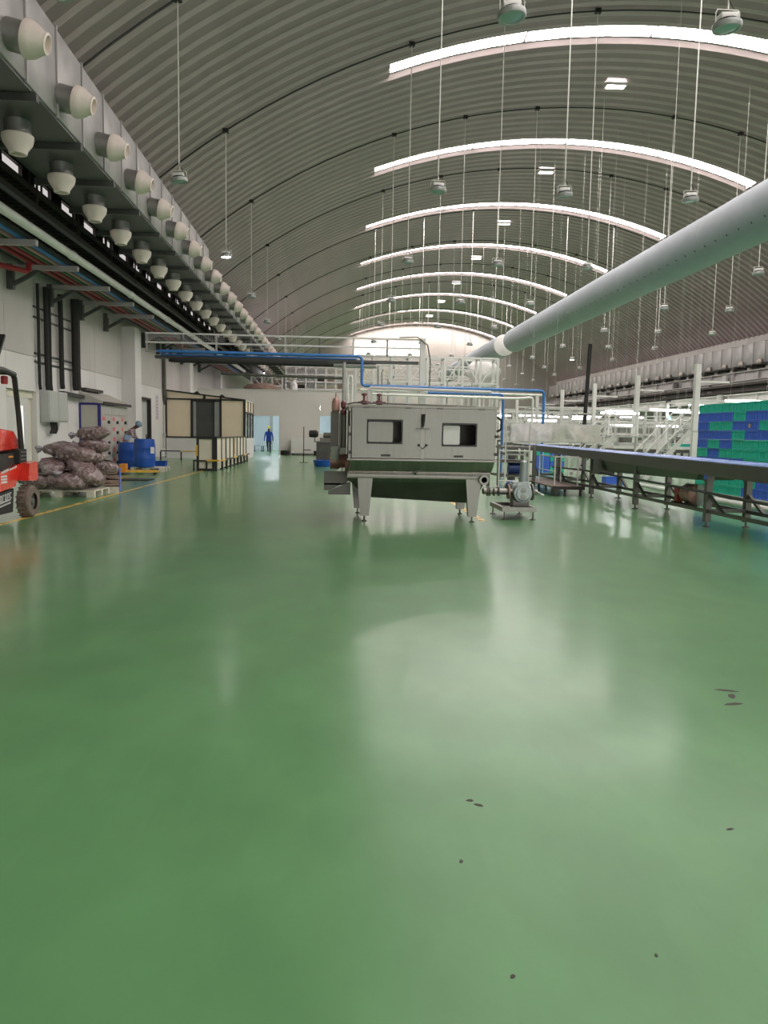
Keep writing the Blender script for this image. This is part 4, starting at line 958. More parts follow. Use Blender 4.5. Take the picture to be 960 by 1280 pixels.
# blue drums on a pallet, crate, pallet truck
pallet((-6.62, 28.1, 0), 1.15, 1.1, 'cream pallet under the blue drums')
def drum(x, y, z0, lab, lb=False):
    d = thing('blue_drum', lab, 'drum', (x, y, z0), 0, 'blue drums by the switchgear')
    obj('drum_shell', MB().lathe([(.29, 0), (.345, .03), (.36, .12), (.375, .33), (.375, .36), (.365, .38), (.38, .5), (.365, .64), (.375, .67), (.375, .70), (.36, .88), (.345, .96), (.335, 1.0), (.31, 1.0), (.30, .95)], 28), m_drum, d)
    obj('rim_band', MB().lathe([(.34, .955), (.352, .96), (.352, .985), (.34, .99)], 28), m_drum, d)
    if lb: obj('paper_label', MB().prism([(.05, .50), (.19, .50), (.19, .72), (.05, .72)], 'y', -.385, -.375), m_white, d, None, (0, 0, R_(38)))
drum(-6.74, 27.75, .15, 'blue plastic drum with a white paper label on a pallet', True)
drum(-7.62, 29.0, .0, 'blue plastic drum standing on the floor beside the bending worker')
t = thing('blue_tub', 'shallow open blue tub on the floor beside the drum pallet', 'tub', (-6.5, 29.2, 0))
t.scale = (.62, .62, .9)
obj('tub_shell', MB().box((-.3, -.25, 0), (.3, .25, .02)).hexa([(-.3, -.25, .0), (-.28, -.25, .0), (-.28, .25, .0), (-.3, .25, .0), (-.34, -.29, .34), (-.32, -.29, .34), (-.32, .29, .34), (-.34, .29, .34)]).hexa([(.28, -.25, .0), (.3, -.25, .0), (.3, .25, .0), (.28, .25, .0), (.32, -.29, .34), (.34, -.29, .34), (.34, .29, .34), (.32, .29, .34)]).hexa([(-.28, -.25, 0), (.28, -.25, 0), (.28, -.23, 0), (-.28, -.23, 0), (-.32, -.29, .34), (.32, -.29, .34), (.32, -.27, .34), (-.32, -.27, .34)]).hexa([(-.28, .23, 0), (.28, .23, 0), (.28, .25, 0), (-.28, .25, 0), (-.32, .27, .34), (.32, .27, .34), (.32, .29, .34), (-.32, .29, .34)]), m_drum, t)
obj('rim', MB().box((-.37, -.32, .33), (.37, -.29, .36)).box((-.37, .29, .33), (.37, .32, .36)).box((-.37, -.29, .33), (-.34, .29, .36)).box((.34, -.29, .33), (.37, .29, .36)), m_drum, t)
t = thing('pallet_truck', 'yellow and black pallet truck in front of the switchgear', 'pallet truck', (-6.75, 26.0, 0), R_(8))
for y in (-.25, .12): obj('fork_blade', bx(-.2, y, .07, .85, y+.14, .13), m_yellow, t)
obj('frame', bx(-.35, -.3, .06, -.15, .3, .34), m_orange, t)
obj('head_unit', bx(-.62, -.22, .05, -.36, .22, .30), m_black, t)
obj('handle', MB().tube([(-.5, 0, .3), (-.65, .0, .42), (-.9, 0, .46)], .03, 6), m_black, t)
for y in (-.12, .12): obj('steer_wheel', MB().lathe([(.0, -.04), (.09, -.04), (.09, .04), (.0, .04)], 14, (-.5, y, .09), 'y'), m_blackr, t)
for y in (-.18, .19): obj('fork_roller', MB().lathe([(0, -.05), (.04, -.05), (.04, .05), (0, .05)], 10, (.75, y, .04), 'y'), m_blackr, t)
t = thing('bollard', 'black and yellow post standing beside the blue drums', 'post', (-6.95, 29.2, 0))
obj('post', bx(-.05, -.05, 0, .05, .05, 1.2), m_black, t); obj('yellow_band', bx(.05, -.05, .35, .07, .05, .95), m_yellow, t); obj('foot', bx(-.09, -.09, 0, .09, .09, .02), m_black, t)
tag(obj('floor_mat', bx(-6.5, 22.6, .001, -5.4, 23.4, .02), m_blackr), 'black rubber mat lying on the floor near the drums', 'mat')

# ------------------------------------------------------------------ office cabin and barrier
t = thing('site_cabin', 'cream panelled office cabin with black frames and sliding window', 'cabin', (-8.84, 41.0, 0))
Wc, Dc = 4.12, 3.9
obj('base_wall', bx(0.02, 0, 0, Wc, .1, 1.10), m_wall, t); obj('base_wall', bx(Wc-.1, .1, 0, Wc, Dc, 1.10), m_wall, t)
def zt(x): return 3.56-.45*x/Wc
for a in ((0.06, 1.14, 1.30, 3.06), (2.86, 1.14, 4.02, 3.06)): obj('cream_panel', bx(a[0], .02, a[1], a[2], .06, a[3]), m_cream, t)
obj('fascia_panel', MB().prism([(.06, 3.12), (1.95, 3.12), (1.95, zt(1.95)-.05), (.06, zt(.06)-.05)], 'y', .02, .06), m_cream, t)
obj('fascia_panel', MB().prism([(2.03, 3.12), (Wc-.1, 3.10), (Wc-.1, zt(4.02)-.03), (2.03, zt(2.03)-.05)], 'y', .02, .06), m_cream, t)
sw = obj('sliding_window', MB().box((1.36, .05, 1.14), (2.8, .07, 3.06)), m_glassd, t)
obj('pane', bx(1.40, .03, 1.17, 1.55, .045, 3.02), m_glassg, sw); obj('pane', bx(2.5, .03, 1.17, 2.76, .045, 3.02), m_glassg, sw); obj('pane', bx(1.6, .035, 1.17, 2.42, .045, 2.95), m_glassd, sw)
obj('sash_bar', bx(2.42, .0, 1.14, 2.5, .05, 3.06), m_black, sw); obj('sash_bar', bx(1.36, .0, 2.98, 2.8, .05, 3.06), m_black, sw)
for a in ((0, 1.08, .06, 3.56), (1.28, 1.1, 1.38, 3.08), (2.78, 1.1, 2.88, 3.3), (4.0, 1.05, 4.12, 3.12), (1.93, 3.1, 2.05, 3.34)): obj('frame_member', bx(a[0], -.03, a[1], a[2], .03, a[3]), m_black, t)
obj('frame_member', bx(.06, -.03, 1.08, 4.0, .03, 1.15), m_black, t); obj('frame_member', bx(.06, -.03, 3.05, 4.0, .03, 3.13), m_black, t)
obj('roof_edge', MB().hexa([(0, -.04, 3.50), (Wc, -.04, 3.06), (Wc, .04, 3.06), (0, .04, 3.50), (0, -.04, 3.57), (Wc, -.04, 3.13), (Wc, .04, 3.13), (0, .04, 3.57)]), m_black, t)
obj('roof_sheet', MB().hexa([(0, 0.04, 3.50), (Wc, .04, 3.06), (Wc, Dc, 3.06), (0, Dc, 3.50), (0, .04, 3.55), (Wc, .04, 3.11), (Wc, Dc, 3.11), (0, Dc, 3.55)]), m_white, t)
for x in (1.6, 2.9): obj('roof_lug', MB().prism([(x-.2, zt(x)), (x+.2, zt(x)-.03), (x, zt(x)+.13)], 'y', -.03, .1), m_black, t)
for (y0, y1) in ((.1, 1.3), (1.4, 2.6), (2.7, Dc)): 
    obj('cream_panel', bx(Wc-.08, y0, 2.5, Wc-.04, y1, 3.05), m_cream, t); w = obj('side_window', bx(Wc-.08, y0, 1.15, Wc-.05, y1, 2.42), m_glassg, t)
    obj('frame_member', bx(Wc-.08, y1, 1.1, Wc, y1+.08, 3.1), m_black, t)
obj('frame_member', bx(Wc-.06, .1, 2.42, Wc, Dc, 2.5), m_black, t)
# low barrier rail before the cabin
t = thing('guard_rail', 'low black tube rail in front of the white cabin base', 'guard rail', (0, 38.6, 0))
for x in (-8.6, -7.6, -6.3, -5.3): obj('post', bx(x-.03, -.03, 0, x+.03, .03, .42), m_black, t)
for k, (a, b) in enumerate(((-8.6, -7.63), (-7.57, -6.33), (-6.27, -5.33))): obj('rail', bx(a, -.025, .42, b, .025, .47), m_yellow if k % 2 else m_black, t)
# screened enclosure with pale boards
t = thing('screen_barrier', 'row of pale boards in black frames with yellow kick rail', 'barrier', (-5.1, 28.75, 0))
FW, FL, FH = .75, 9.4, 1.24
obj('front_board', bx(.09, .01, .38, FW-.17, .04, 1.17), m_cream2, t)
for a in ((0, 0, .09, FH), (FW-.18, 0, FW, FH)): obj('frame_post', bx(a[0], -.03, a[1], a[2], .04, a[3]), m_black, t)
obj('frame_rail', bx(.09, -.03, 1.17, FW-.18, .04, FH), m_black, t); obj('frame_rail', bx(.09, -.03, .0, FW-.18, .04, .09), m_black, t); obj('frame_rail', bx(-.1, -.06, .34, FW-.18, -.03, .40), m_black, t)
obj('front_board', bx(.09, .01, .09, FW-.17, .035, .34), m_cream2, t); obj('frame_post', bx(FW*.45, -.05, .0, FW*.45+.06, -.01, .36), m_black, t)
obj('yellow_strip', bx(-.02, -.04, .55, .05, -.03, .95), m_yellow, t); obj('yellow_rail', bx(FW*.5, -.12, .36, FW+.1, -.07, .42), m_yellow, t); obj('frame_post', bx(-.12, -.07, 0, -.07, -.02, .40), m_black, t)
nb = 8
for i in range(nb):
    y = .06+(FL-.06)*i/nb; y1 = .06+(FL-.06)*(i+1)/nb
    obj('side_board', bx(FW-.06, y+.04, .06, FW-.03, y1-.04, 1.2), m_cream2, t)
    obj('frame_post', bx(FW-.08, y1-.05, 0, FW-.0, y1+.05, FH), m_black, t)
    obj('kick_post', bx(FW+.10, y+.4, 0, FW+.15, y+.45, .36), m_black, t)
    obj('kick_rail', bx(FW+.10, y+.06, .36, FW+.15, y1+.06, .41), m_yellow if i % 3 == 0 else m_black, t)
obj('frame_rail', bx(FW-.07, .04, 1.2, FW, FL, FH), m_black, t)
obj('yellow_strip', bx(FW, 5.0, .5, FW+.01, 5.12, 1.2), m_yellow, t)

# ------------------------------------------------------------------ pipe bridge across the hall
BY = 30.0
t = thing('pipe_bridge_rail', 'long white handrail of the overhead pipe bridge', 'handrail', (0, BY, 0))
for z in (4.74, 5.08): obj('rail', bx(-7.2, -.03, z, 3.3, .03, z+.06), m_white, t)
for i in range(9):
    x = -7.15+i*1.3; obj('baluster', bx(x-.035, -.025, 4.45, x+.035, .025, 5.08), m_dksteel if i % 2 else m_galv, t)
mb = MB()
for i in range(36): mb.box((-7.1+i*.08, -.01, 4.8), (-7.09+i*.08, .0, 5.08))
for k in range(3): mb.box((-7.1, -.01, 4.87+k*.07), (-4.2, .0, 4.88+k*.07))
o = obj('mesh_infill', mb, m_galv, t); o['kind'] = 'stuff'
obj('walkway_beam', bx(-6.9, .2, 4.2, 3.2, .5, 4.30), m_galvd, t); obj('walkway_beam', bx(-7.2, -.02, 4.41, 3.2, .02, 4.45), m_galv, t)
tag(obj('bridge_post', MB().tube([(.30, BY, 0), (.30, BY, 4.2)], .07, 10), m_galv), 'grey round post holding the pipe bridge behind the steel tank', 'post')
tag(obj('bridge_post', MB().box((3.22, BY-.1, 0), (3.42, BY+.1, 5.15)), m_white), 'white square column at the end of the pipe bridge', 'post')
tag(obj('column_cable', MB().tube([(2.4, BY-.13, 5.16), (3.1, BY-.13, 5.2), (3.5, BY-.13, 4.9), (3.62, BY-.13, 4.3), (3.6, BY-.13, 3.2)], .025, 6), m_galvd), 'grey cable looping down beside the white column', 'cable')
def poly_pipe(name, label, pts, r, m, cat='pipe'):
    out = []
    P = [Vector(p) for p in pts]
    for i, p in enumerate(P):
        if 0 < i < len(P)-1:
            a = (P[i-1]-p).normalized(); b = (P[i+1]-p).normalized()
            out += [p+a*r*2.2, p+(a+b)*r*.7, p+b*r*2.2]
        else: out.append(p)
    return tag(obj(name, MB().tube(out, r, 10), m), label, cat)
poly_pipe('blue_bridge_pipe', 'blue pipe crossing the pipe bridge then stepping down over the tank', [(-6.7, BY-.25, 4.42), (.98, BY-.25, 4.40), (.98, BY-.25, 3.30), (8.08, BY-.25, 3.25), (8.08, BY-.25, .02)], .06, m_blue)
poly_pipe('blue_bridge_pipe', 'thinner blue pipe under the bridge handrail', [(-6.7, BY+.3, 4.34), (.8, BY+.3, 4.34)], .035, m_blue)
poly_pipe('blue_drop_pipe', 'blue vertical pipe beside the wrapped guard', [(3.6, BY+.3, 3.12), (6.6, BY+.3, 3.1), (6.6, BY+.3, .02)], .05, m_blue)
poly_pipe('black_bridge_pipe', 'thick black insulated pipe on the bridge', [(-6.2, BY-.2, 4.10), (-.1, BY-.2, 4.06)], .085, m_blackr)
poly_pipe('black_bridge_pipe', 'slim black insulated pipe behind the thick one on the bridge', [(-6.4, BY+.35, 4.14), (-.35, BY+.35, 4.14)], .06, m_blackr)
poly_pipe('silver_bridge_pipe', 'silver insulated pipe ending above the steel tank', [(-.1, BY+.35, 4.10), (1.55, BY+.35, 4.10)], .10, m_galv)
poly_pipe('grey_bridge_pipe', 'thin grey green pipe below the bridge', [(-4.4, BY+.1, 3.66), (.3, BY+.1, 3.58)], .05, m_dksteel)
poly_pipe('white_loop_pipe', 'white pipe bending down beside the bridge post', [(.45, BY, .02), (.45, BY, 3.7), (.62, BY, 3.7), (.62, BY, 2.6)], .05, m_pipew)
poly_pipe('white_service_pipe', 'white horizontal pipe above the steel tank', [(1.4, BY-.5, 2.98), (6.9, BY-.5, 2.92), (7.6, BY-.45, 2.98), (7.6, BY-.45, .02)], .05, m_pipew)
poly_pipe('white_service_pipe', 'second white pipe along the blue pipe', [(.95, BY+.45, 3.18), (8.3, BY+.45, 3.12), (8.3, BY+.45, .02)], .045, m_pipew)
for (x, z0, z1) in ((1.65, 2.3, 4.0), (1.8, 2.3, 3.9), (2.05, 2.2, 3.6), (4.4, 2.3, 3.6), (5.4, 2.3, 3.6)):
    poly_pipe('riser_pipe', 'thin steel riser pipe standing behind the tank machine', [(x, BY+.6, 0.0), (x, BY+.6, z1)], .03, m_galv)['group'] = 'riser pipes behind the tank'

# white structural frames
def frame_rack(name, label, x0, x1, nx, y0, y1, z0, levels, m, w=.1, diag=True, group=None):
    t = thing(name, label, 'steel frame', (x0, y0, 0), 0, group)
    L = x1-x0; D = y1-y0; zt_ = levels[-1]
    pm = bx(-w/2, -w/2, z0, w/2, w/2, zt_).mesh('post'); fix(pm); pm.materials.append(m)
    bm_ = bx(w/2, -w*.35, -w*.4, L/nx-w/2, w*.35, w*.4).mesh('beam'); fix(bm_); bm_.materials.append(m)
    sm = bx(-w*.35, w/2, -w*.4, w*.35, D-w/2, w*.4).mesh('side_beam'); fix(sm); sm.materials.append(m)
    for i in range(nx+1):
        for y in (0, D): obj('post', pm, None, t, (L*i/nx, y, 0))
        for z in levels: obj('side_beam', sm, None, t, (L*i/nx, 0, z))
        if i < nx:
            for z in levels:
                for y in (0, D): obj('beam', bm_, None, t, (L*i/nx, y, z))
            if diag:
                a, b = (levels[-2], levels[-1]) if i % 2 else (levels[-1], levels[-2])
                obj('diagonal', MB().bar((L*i/nx+w/2, 0, a), (L*(i+1)/nx-w/2, 0, b), w*.5, w*.5), m, t)
    return t
frame_rack('gantry_truss', 'white steel gantry truss above the tank machine', 1.0, 8.38, 8, 40, 41.2, 0, [4.15, 5.45], m_white, .12)
def carton_fill(t, x0, nx, step, levels, y, seed):
    r = random.Random(seed); cm = {}
    for i in range(nx):
        for z in levels[:-1]:
            if r.random() < .2: continue
            m = r.choice([m_card, m_brownb, m_elec, m_wallup, m_card]); h = r.choice([.3, .38, .45]); w = step*r.uniform(.5, .8)
            if (m.name, h) not in cm: me = bx(-step*.33, 0, 0, step*.33, .7, h).mesh('carton'); fix(me); me.materials.append(m); cm[(m.name, h)] = me
            obj('carton', cm[(m.name, h)], None, t, (step*(i+.5), y, z+.07))
lv = [4.4, 5.0, 5.6, 6.2, 6.8, 7.4]
t = frame_rack('storage_rack', 'dense white storage rack rising behind the partition', -4.1, 1.6, 7, 64.2, 66.2, 0, lv, m_white, .13, True)
carton_fill(t, -4.1, 7, 5.7/7, lv, .5, 4)
lv = [4.4, 5.2, 6.0]
t = frame_rack('storage_rack', 'low white storage rack under the silver duct behind the partition', -6.9, -4.4, 3, 64.2, 66.2, 0, lv, m_white, .13, True)
carton_fill(t, -6.9, 3, 2.5/3, lv, .5, 5)
frame_rack('pipe_rack', 'pale machine framework behind the storage rack', -4.1, 4.2, 10, 68, 71, 0, [3.5, 4.6, 5.4, 6.2, 7.2], m_pallet, .16, True)
frame_rack('pipe_rack', 'white framework beyond the gantry truss', 2.6, 9.4, 7, 47, 49, 0, [3.2, 4.3, 5.0, 5.6], m_white, .11, True)
# wrapped bundles on top
def bundle(name, label, c, s, m, seed):
    mb = MB(); nu, nv = 20, 12
    for j in range(nv+1):
        ph = -math.pi/2+math.pi*j/nv
        for i in range(nu):
            th = 2*math.pi*i/nu; d = Vector((math.cos(ph)*math.cos(th), math.cos(ph)*math.sin(th), math.sin(ph)))
            k = 1+noise.noise(d*2.2+Vector((seed, 0, 0)))*.35
            mb.v.append((d.x*s[0]*k, d.y*s[1]*k, d.z*s[2]*k))
    for j in range(nv):
        for i in range(nu): q = (i+1) % nu; mb.f.append([j*nu+i, j*nu+q, (j+1)*nu+q, (j+1)*nu+i])
    o = obj(name, mb.mesh('b', True, 180), m, None, c); o.data.name = name
    return tag(o, label, 'bundle')
bundle('wrapped_bundle', 'white plastic wrapped bundle behind the gantry truss', (8.0, 42.2, 4.93), (.95, .4, .62), m_fabricw, 3)
bundle('wrapped_bundle', 'grey covered heap resting on the partition top end', (-5.1, 54.0, 4.46), (1.2, .7, .3), m_card, 5)
bundle('wrapped_bundle', 'small pale wrapped bundle above the partition', (-2.9, 53.5, 4.58), (.25, .25, .42), m_fabricw, 8)
t = thing('bundle_stand', 'white stand carrying the plastic wrapped bundle behind the gantry', 'stand', (8.0, 42.2, 0))
obj('deck', bx(-.9, -.35, 4.1, .9, .35, 4.2), m_white, t)
for x in (-.85, .75):
    for y in (-.3, .2): obj('post', bx(x, y, 0, x+.1, y+.1, 4.1), m_white, t)
t = thing('storage_shelf', 'white storage deck behind the partition holding covered heaps', 'shelf', (-6.6, 53, 0))
obj('deck', bx(0, 0, 4.05, 5.0, 2.0, 4.15), m_white, t)
for x in (.05, 2.4, 4.85):
    for y in (.1, 1.8): obj('post', bx(x, y, 3.42, x+.1, y+.1, 4.05), m_white, t)

# small equipment left of the tank, far away
t = thing('process_skid', 'small stainless process skid with dark motors beyond the tank', 'machine', (-.9, 34.5, 0))
obj('cabinet', bx(.05, 0, .12, .95, .7, 1.05), m_dksteel, t); obj('table', bx(0, -.05, 1.05, 1.0, .75, 1.10), m_steel2, t)
for x in (.1, .85):
    for y in (.05, .6): obj('leg', bx(x, y, 0, x+.06, y+.06, .12), m_dksteel, t)
obj('motor', MB().lathe([(.05, -.25), (.16, -.22), (.17, .1), (.1, .18)], 14, (-.05, .3, 1.42), 'x'), m_black, t)
obj('motor', MB().lathe([(.05, -.2), (.13, -.18), (.13, .15), (.06, .2)], 14, (.55, .3, 1.36), 'x'), m_dksteel, t)
obj('stand', bx(.2, .2, 1.10, .7, .5, 1.25), m_steel2, t); obj('stand_post', bx(-.05, .25, 1.05, .0, .35, 1.3), m_steel2, t)
t = thing('blue_basin', 'round blue basin on the floor in front of the process skid', 'basin', (-.55, 33.9, 0))
obj('bowl', MB().lathe([(.30, 0), (.36, .02), (.42, .26), (.44, .27), (.42, .28), (.34, .05), (.0, .04)], 24), m_drum, t)
t = thing('white_bench', 'white box bench against the partition wall', 'bench', (-2.85, 49.9, 0))
obj('box', bx(0, 0, .12, 1.6, .7, 1.12), m_wall, t); obj('stain_strip', bx(.02, -.005, .32, 1.58, 0, .36), m_cream, t)
for x in (.05, 1.45): obj('foot', bx(x, .05, 0, x+.1, .6, .12), m_black, t)
for (x, lab) in ((-3.2, 'black hose heap on the floor at the bench end by the doorway'), (-1.1, 'black hose heap on the floor at the bench end by the skid')):
    mb = MB()
    for k in range(4): mb.tube([(x+.25*math.cos(a*.7+k), 49.4+.2*math.sin(a*.7+k), .05+.07*k) for a in range(10)], .045, 6)
    tag(obj('hose_heap', mb, m_blackr), lab, 'hose')
t = thing('slim_stand', 'thin black vertical stand beside the process skid', 'stand', (-1.55, 38, 0))
obj('pole', bx(-.02, -.02, .02, .02, .02, 1.75), m_black, t); obj('base', bx(-.2, -.15, 0, .2, .15, .02), m_black, t); obj('arm', bx(.02, -.02, .6, .35, .02, .64), m_black, t)

# ------------------------------------------------------------------ right-hand processing area
for k in range(7):
    t = thing('hall_post', 'tall slim white post with a short arm along the processing area', 'post', (14.3, 30+6.1*k, 0), 0, 'row of white posts')
    obj('shaft', bx(-.1, -.1, .02, .1, .1, 4.45), m_white, t); obj('base_plate', bx(-.18, -.18, 0, .18, .18, .02), m_white, t)
    obj('arm', bx(.1, -.04, 3.72, 1.3, .04, 3.8), m_white, t)
tag(obj('black_pole', MB().tube([(9.78, 30, 0), (9.79, 30, 1.2), (9.91, 30, 5.12)], .08, 8), m_black), 'tall black leaning pole beyond the belt conveyor', 'pole')
# long steel beams along the right side
def ibeam(name, label, x, z, y0, y1, h=.55, m=m_galv):
    t = thing(name, label, 'beam', (x, 0, z))
    obj('top_flange', bx(-.2, y0, h-.05, .2, y1, h), m, t); obj('web', bx(-.03, y0, .05, .03, y1, h-.05), m, t); obj('bottom_flange', bx(-.2, y0, 0, .2, y1, .05), m, t)
    y = y0+3
    while y < y1: obj('stiffener', bx(-.18, y, .05, -.03, y+.06, h-.05), m, t); y += 3.0
    k = 0; y = y0+9.6
    while y < y1: obj('junction_box', bx(-.34, y, .08, -.2, y+.5, .48), m_elec if k % 2 == 0 else m_black, t); y += 7.3; k += 1
    y = y0+5
    while y < y1: obj('column', bx(-.1, y-.1, -z, .1, y+.1, 0), m_galv, t); y += 7.42
ibeam('steel_beam', 'long grey steel beam under the opposite wall duct', 25.9, 5.2, 40, 96, .62)
ibeam('steel_beam', 'lower pale steel beam in front of dark cable trays', 23.6, 3.7, 36, 92, .45, m_white)
t = thing('aisle_tray_bank', 'bank of dark cable trays along the opposite wall', 'cable tray', (0, 0, 0))
for k in range(5):
    x = 26.25+.38*k; z = 4.35+.16*(k % 3)
    obj('tray', MB().box((x, 38, z), (x+.34, 96, z+.03)).box((x, 38, z+.03), (x+.02, 96, z+.14)).box((x+.32, 38, z+.03), (x+.34, 96, z+.14)), m_brownb, t)
obj('tray', bx(24.4, 38, 4.75, 25.6, 96, 4.9), m_brownb, t); obj('tray', bx(24.2, 38, 4.35, 25.3, 96, 4.47), m_brownb, t)
obj('wall_fixing', bx(28.0, 38, 4.2, 28.19, 96, 5.1), m_brownb, t)
# stairs
def stair(x0, y0, label, n=8, rise=.22, run=.19, w=.9):
    t = thing('metal_stair', label, 'stairs', (x0, y0, 0))
    X, Z = n*run, n*rise
    for y in (0, w): obj('stringer', MB().bar((0, y, .08), (X, y, Z), .05, .14), m_white, t)
    for i in range(n): obj('tread', bx(i*run+.05, .03, (i+.7)*rise, i*run+.28, w-.03, (i+.7)*rise+.03), m_elec, t)
    for y in (0, w):
        for h in (.45, .9): obj('handrail', MB().tube([(0, y, .15+h), (X, y, Z+h)], .025, 6), m_white, t)
        for i in (0, n//2, n): obj('baluster', MB().tube([(i*run, y, i*rise+.05), (i*run, y, i*rise+.95)], .022, 6), m_white, t)
    obj('landing', bx(X, -.0, Z-.03, X+1.2, w, Z+.02), m_elec, t)
    for (x, y) in ((X+1.15, .03), (X+1.15, w-.03)): obj('landing_post', bx(x-.03, y-.03, 0, x+.03, y+.03, Z+.9), m_white, t)
    return t
stair(10.55, 25.6, 'white steel stair with double handrails beside the crate wall', 8)
stair(8.75, 27.4, 'white steel stair with handrails beside the wrapped guard', 7)
# sorting lines
def sorting_line(x0, x1, y, label, z=1.0, hood=True, seed=0):
    r = random.Random(seed)
    t = thing('sorting_line', label, 'machine', (x0, y, 0), 0, 'processing lines on the right side')
    L = x1-x0; n = max(2, int(L/1.6))
    obj('bed', bx(0, 0, z-.14, L, .9, z), m_dksteel, t); obj('guide', bx(0, -.03, z, L, 0, z+.12), m_white, t); obj('guide', bx(0, .9, z, L, .93, z+.12), m_white, t)
    for i in range(n+1):
        x = L*i/n
        for yy in (.04, .8): obj('leg', bx(x-.04 if i else 0, yy, 0, x+.04, yy+.07, z-.14), m_dksteel, t)
        obj('upright', bx(x-.03, .92, z, x+.03, .98, z+1.35), m_white, t)
    for zz in (.55, 1.0, 1.32): obj('top_rail', bx(0, .92, z+zz, L, .98, z+zz+.05), m_white, t)
    for i in range(n):
        x = L*(i+.2)/n; h = r.uniform(.2, .55)
        if seed == 1 and 1.8 < x < 4.7: continue
        obj('unit', bx(x, .15, z+.01, x+r.uniform(.4, .9), .75, z+h), r.choice([m_elec, m_steel2, m_white, m_card, m_dksteel]), t)
        if r.random() < .7: obj('drive_motor', MB().lathe([(.04, -.15), (.1, -.13), (.1, .13), (.04, .15)], 10, (x+.3, .2, .55), 'x'), r.choice([m_motor, m_dksteel, m_pump]), t)
    return t
sorting_line(11.2, 17.8, 30.6, 'white framed sorting line behind the stairs with crates on it', 1.05, seed=1)
sorting_line(9.2, 19.5, 38.5, 'second white framed sorting line deeper in the hall', 1.1, seed=2)
sorting_line(10.0, 23.0, 44.5, 'third white framed sorting line deeper in the hall', 1.1, seed=3)
sorting_line(11.0, 24.0, 53, 'fourth white framed sorting line deeper in the hall', 1.2, seed=4)
sorting_line(11.5, 25.0, 62, 'furthest white framed sorting line near the hall end', 1.3, seed=5)
frame_rack('mezzanine', 'white mezzanine frame over the sorting lines', 12.5, 23.2, 7, 47.5, 50.5, 0, [2.5, 3.3], m_white, .12, False)
frame_rack('mezzanine', 'white mezzanine frame nearer the crate wall', 16.0, 23.2, 5, 33.5, 36.5, 0, [2.4, 3.2], m_white, .12, False)
frame_rack('mezzanine', 'white mezzanine frame at the far end of the sorting lines', 12.0, 22.8, 8, 72, 75, 0, [2.8, 3.8], m_white, .16, False)
# tube lights above the lines
def tube_light(x, y, z, L, label):
    t = thing('tube_light', label, 'light', (x, y, z), 0, 'fluorescent tubes over the sorting lines')
    obj('housing', bx(-L/2, -.13, .03, L/2, .13, .07), m_white, t); obj('tube', MB().box((-L/2+.03, -.11, -.05), (L/2-.03, .11, .03)), m_tube, t)
    for s in (-1, 1): obj('chain', MB().tube([(s*L*.4, 0, .09), (s*L*.4, 0, roof_z(x+s*L*.4)-z+.03)], .004, 4), m_rod, t)
for (x, y, z, L) in ((13.1, 35, 2.62, 1.8), (15.9, 36, 2.85, 1.9), (12.25, 38, 2.42, .9), (9.2, 34, 2.2, 1.3), (15.2, 40, 2.15, 1.4), (17.6, 40, 2.15, 1.2), (20.3, 40, 3.3, 3.2), (21.5, 32.2, 2.9, 2.6), (17.3, 46, 3.1, 2.0), (21.5, 46, 3.1, 2.0), (14.5, 56, 3.0, 2.2), (18.5, 56, 3.0, 2.2), (22.0, 56, 3.0, 2.0), (14, 66, 3.2, 2.2), (19, 66, 3.2, 2.2), (16, 29.2, 3.0, 1.8)):
    tube_light(x, y, z, L, 'glowing linear light hanging over the white sorting lines')
t = thing('safety_light', 'small glowing green beacon on the white frame', 'beacon', (11.9, 27.0, 2.2))
obj('stem', MB().tube([(0, 0, -2.2), (0, 0, 0)], .02, 6), m_white, t); obj('dome', MB().lathe([(.05, 0), (.055, .05), (.03, .09), (0, .1)], 10), emis('green_beacon', (.2, 1, .7), 6), t)

# ------------------------------------------------------------------ people
def skin_body(name, verts, edges, m, parent):
    me = bpy.data.meshes.new(name); me.from_pydata([v[0] for v in verts], edges, []); me.update()
    o = bpy.data.objects.new(name, me); COL.objects.link(o); o.parent = parent
    md = o.modifiers.new('skin', 'SKIN'); md.use_smooth_shade = True
    if not me.skin_vertices: me.attributes  # layer is created with the modifier below
    bpy.context.view_layer.update()
    layer = me.skin_vertices[0].data if me.skin_vertices else None
    if layer is None:
        bpy.context.view_layer.objects.active = o; o.select_set(True); bpy.ops.mesh.customdata_skin_add(); layer = me.skin_vertices[0].data
    for i, v in enumerate(verts): layer[i].radius = (v[1], v[2] if len(v) > 2 else v[1])
    layer[0].use_root = True
    sd = o.modifiers.new('sub', 'SUBSURF'); sd.levels = 2; sd.render_levels = 2
    me.materials.append(m)
    return o
def ramp_mat(name, stops, axis=2):
    m = bpy.data.materials.new(name); m.use_nodes = True; nt = m.node_tree; N = nt.nodes; L = nt.links
    tc = N.new('ShaderNodeTexCoord'); sx = N.new('ShaderNodeSeparateXYZ'); L.new(tc.outputs['Object'], sx.inputs[0])
    mr = N.new('ShaderNodeMapRange'); mr.inputs[1].default_value = 0; mr.inputs[2].default_value = 2; L.new(sx.outputs[axis], mr.inputs[0])
    r = N.new('ShaderNodeValToRGB'); r.color_ramp.interpolation = 'CONSTANT'
    while len(r.color_ramp.elements) < len(stops): r.color_ramp.elements.new(.5)
    for e, (p, c) in zip(r.color_ramp.elements, stops): e.position = p/2; e.color = (*c, 1)
    L.new(mr.outputs[0], r.inputs[0]); L.new(r.outputs[0], N['Principled BSDF'].inputs['Base Color']); N['Principled BSDF'].inputs['Roughness'].default_value = .7
    return m
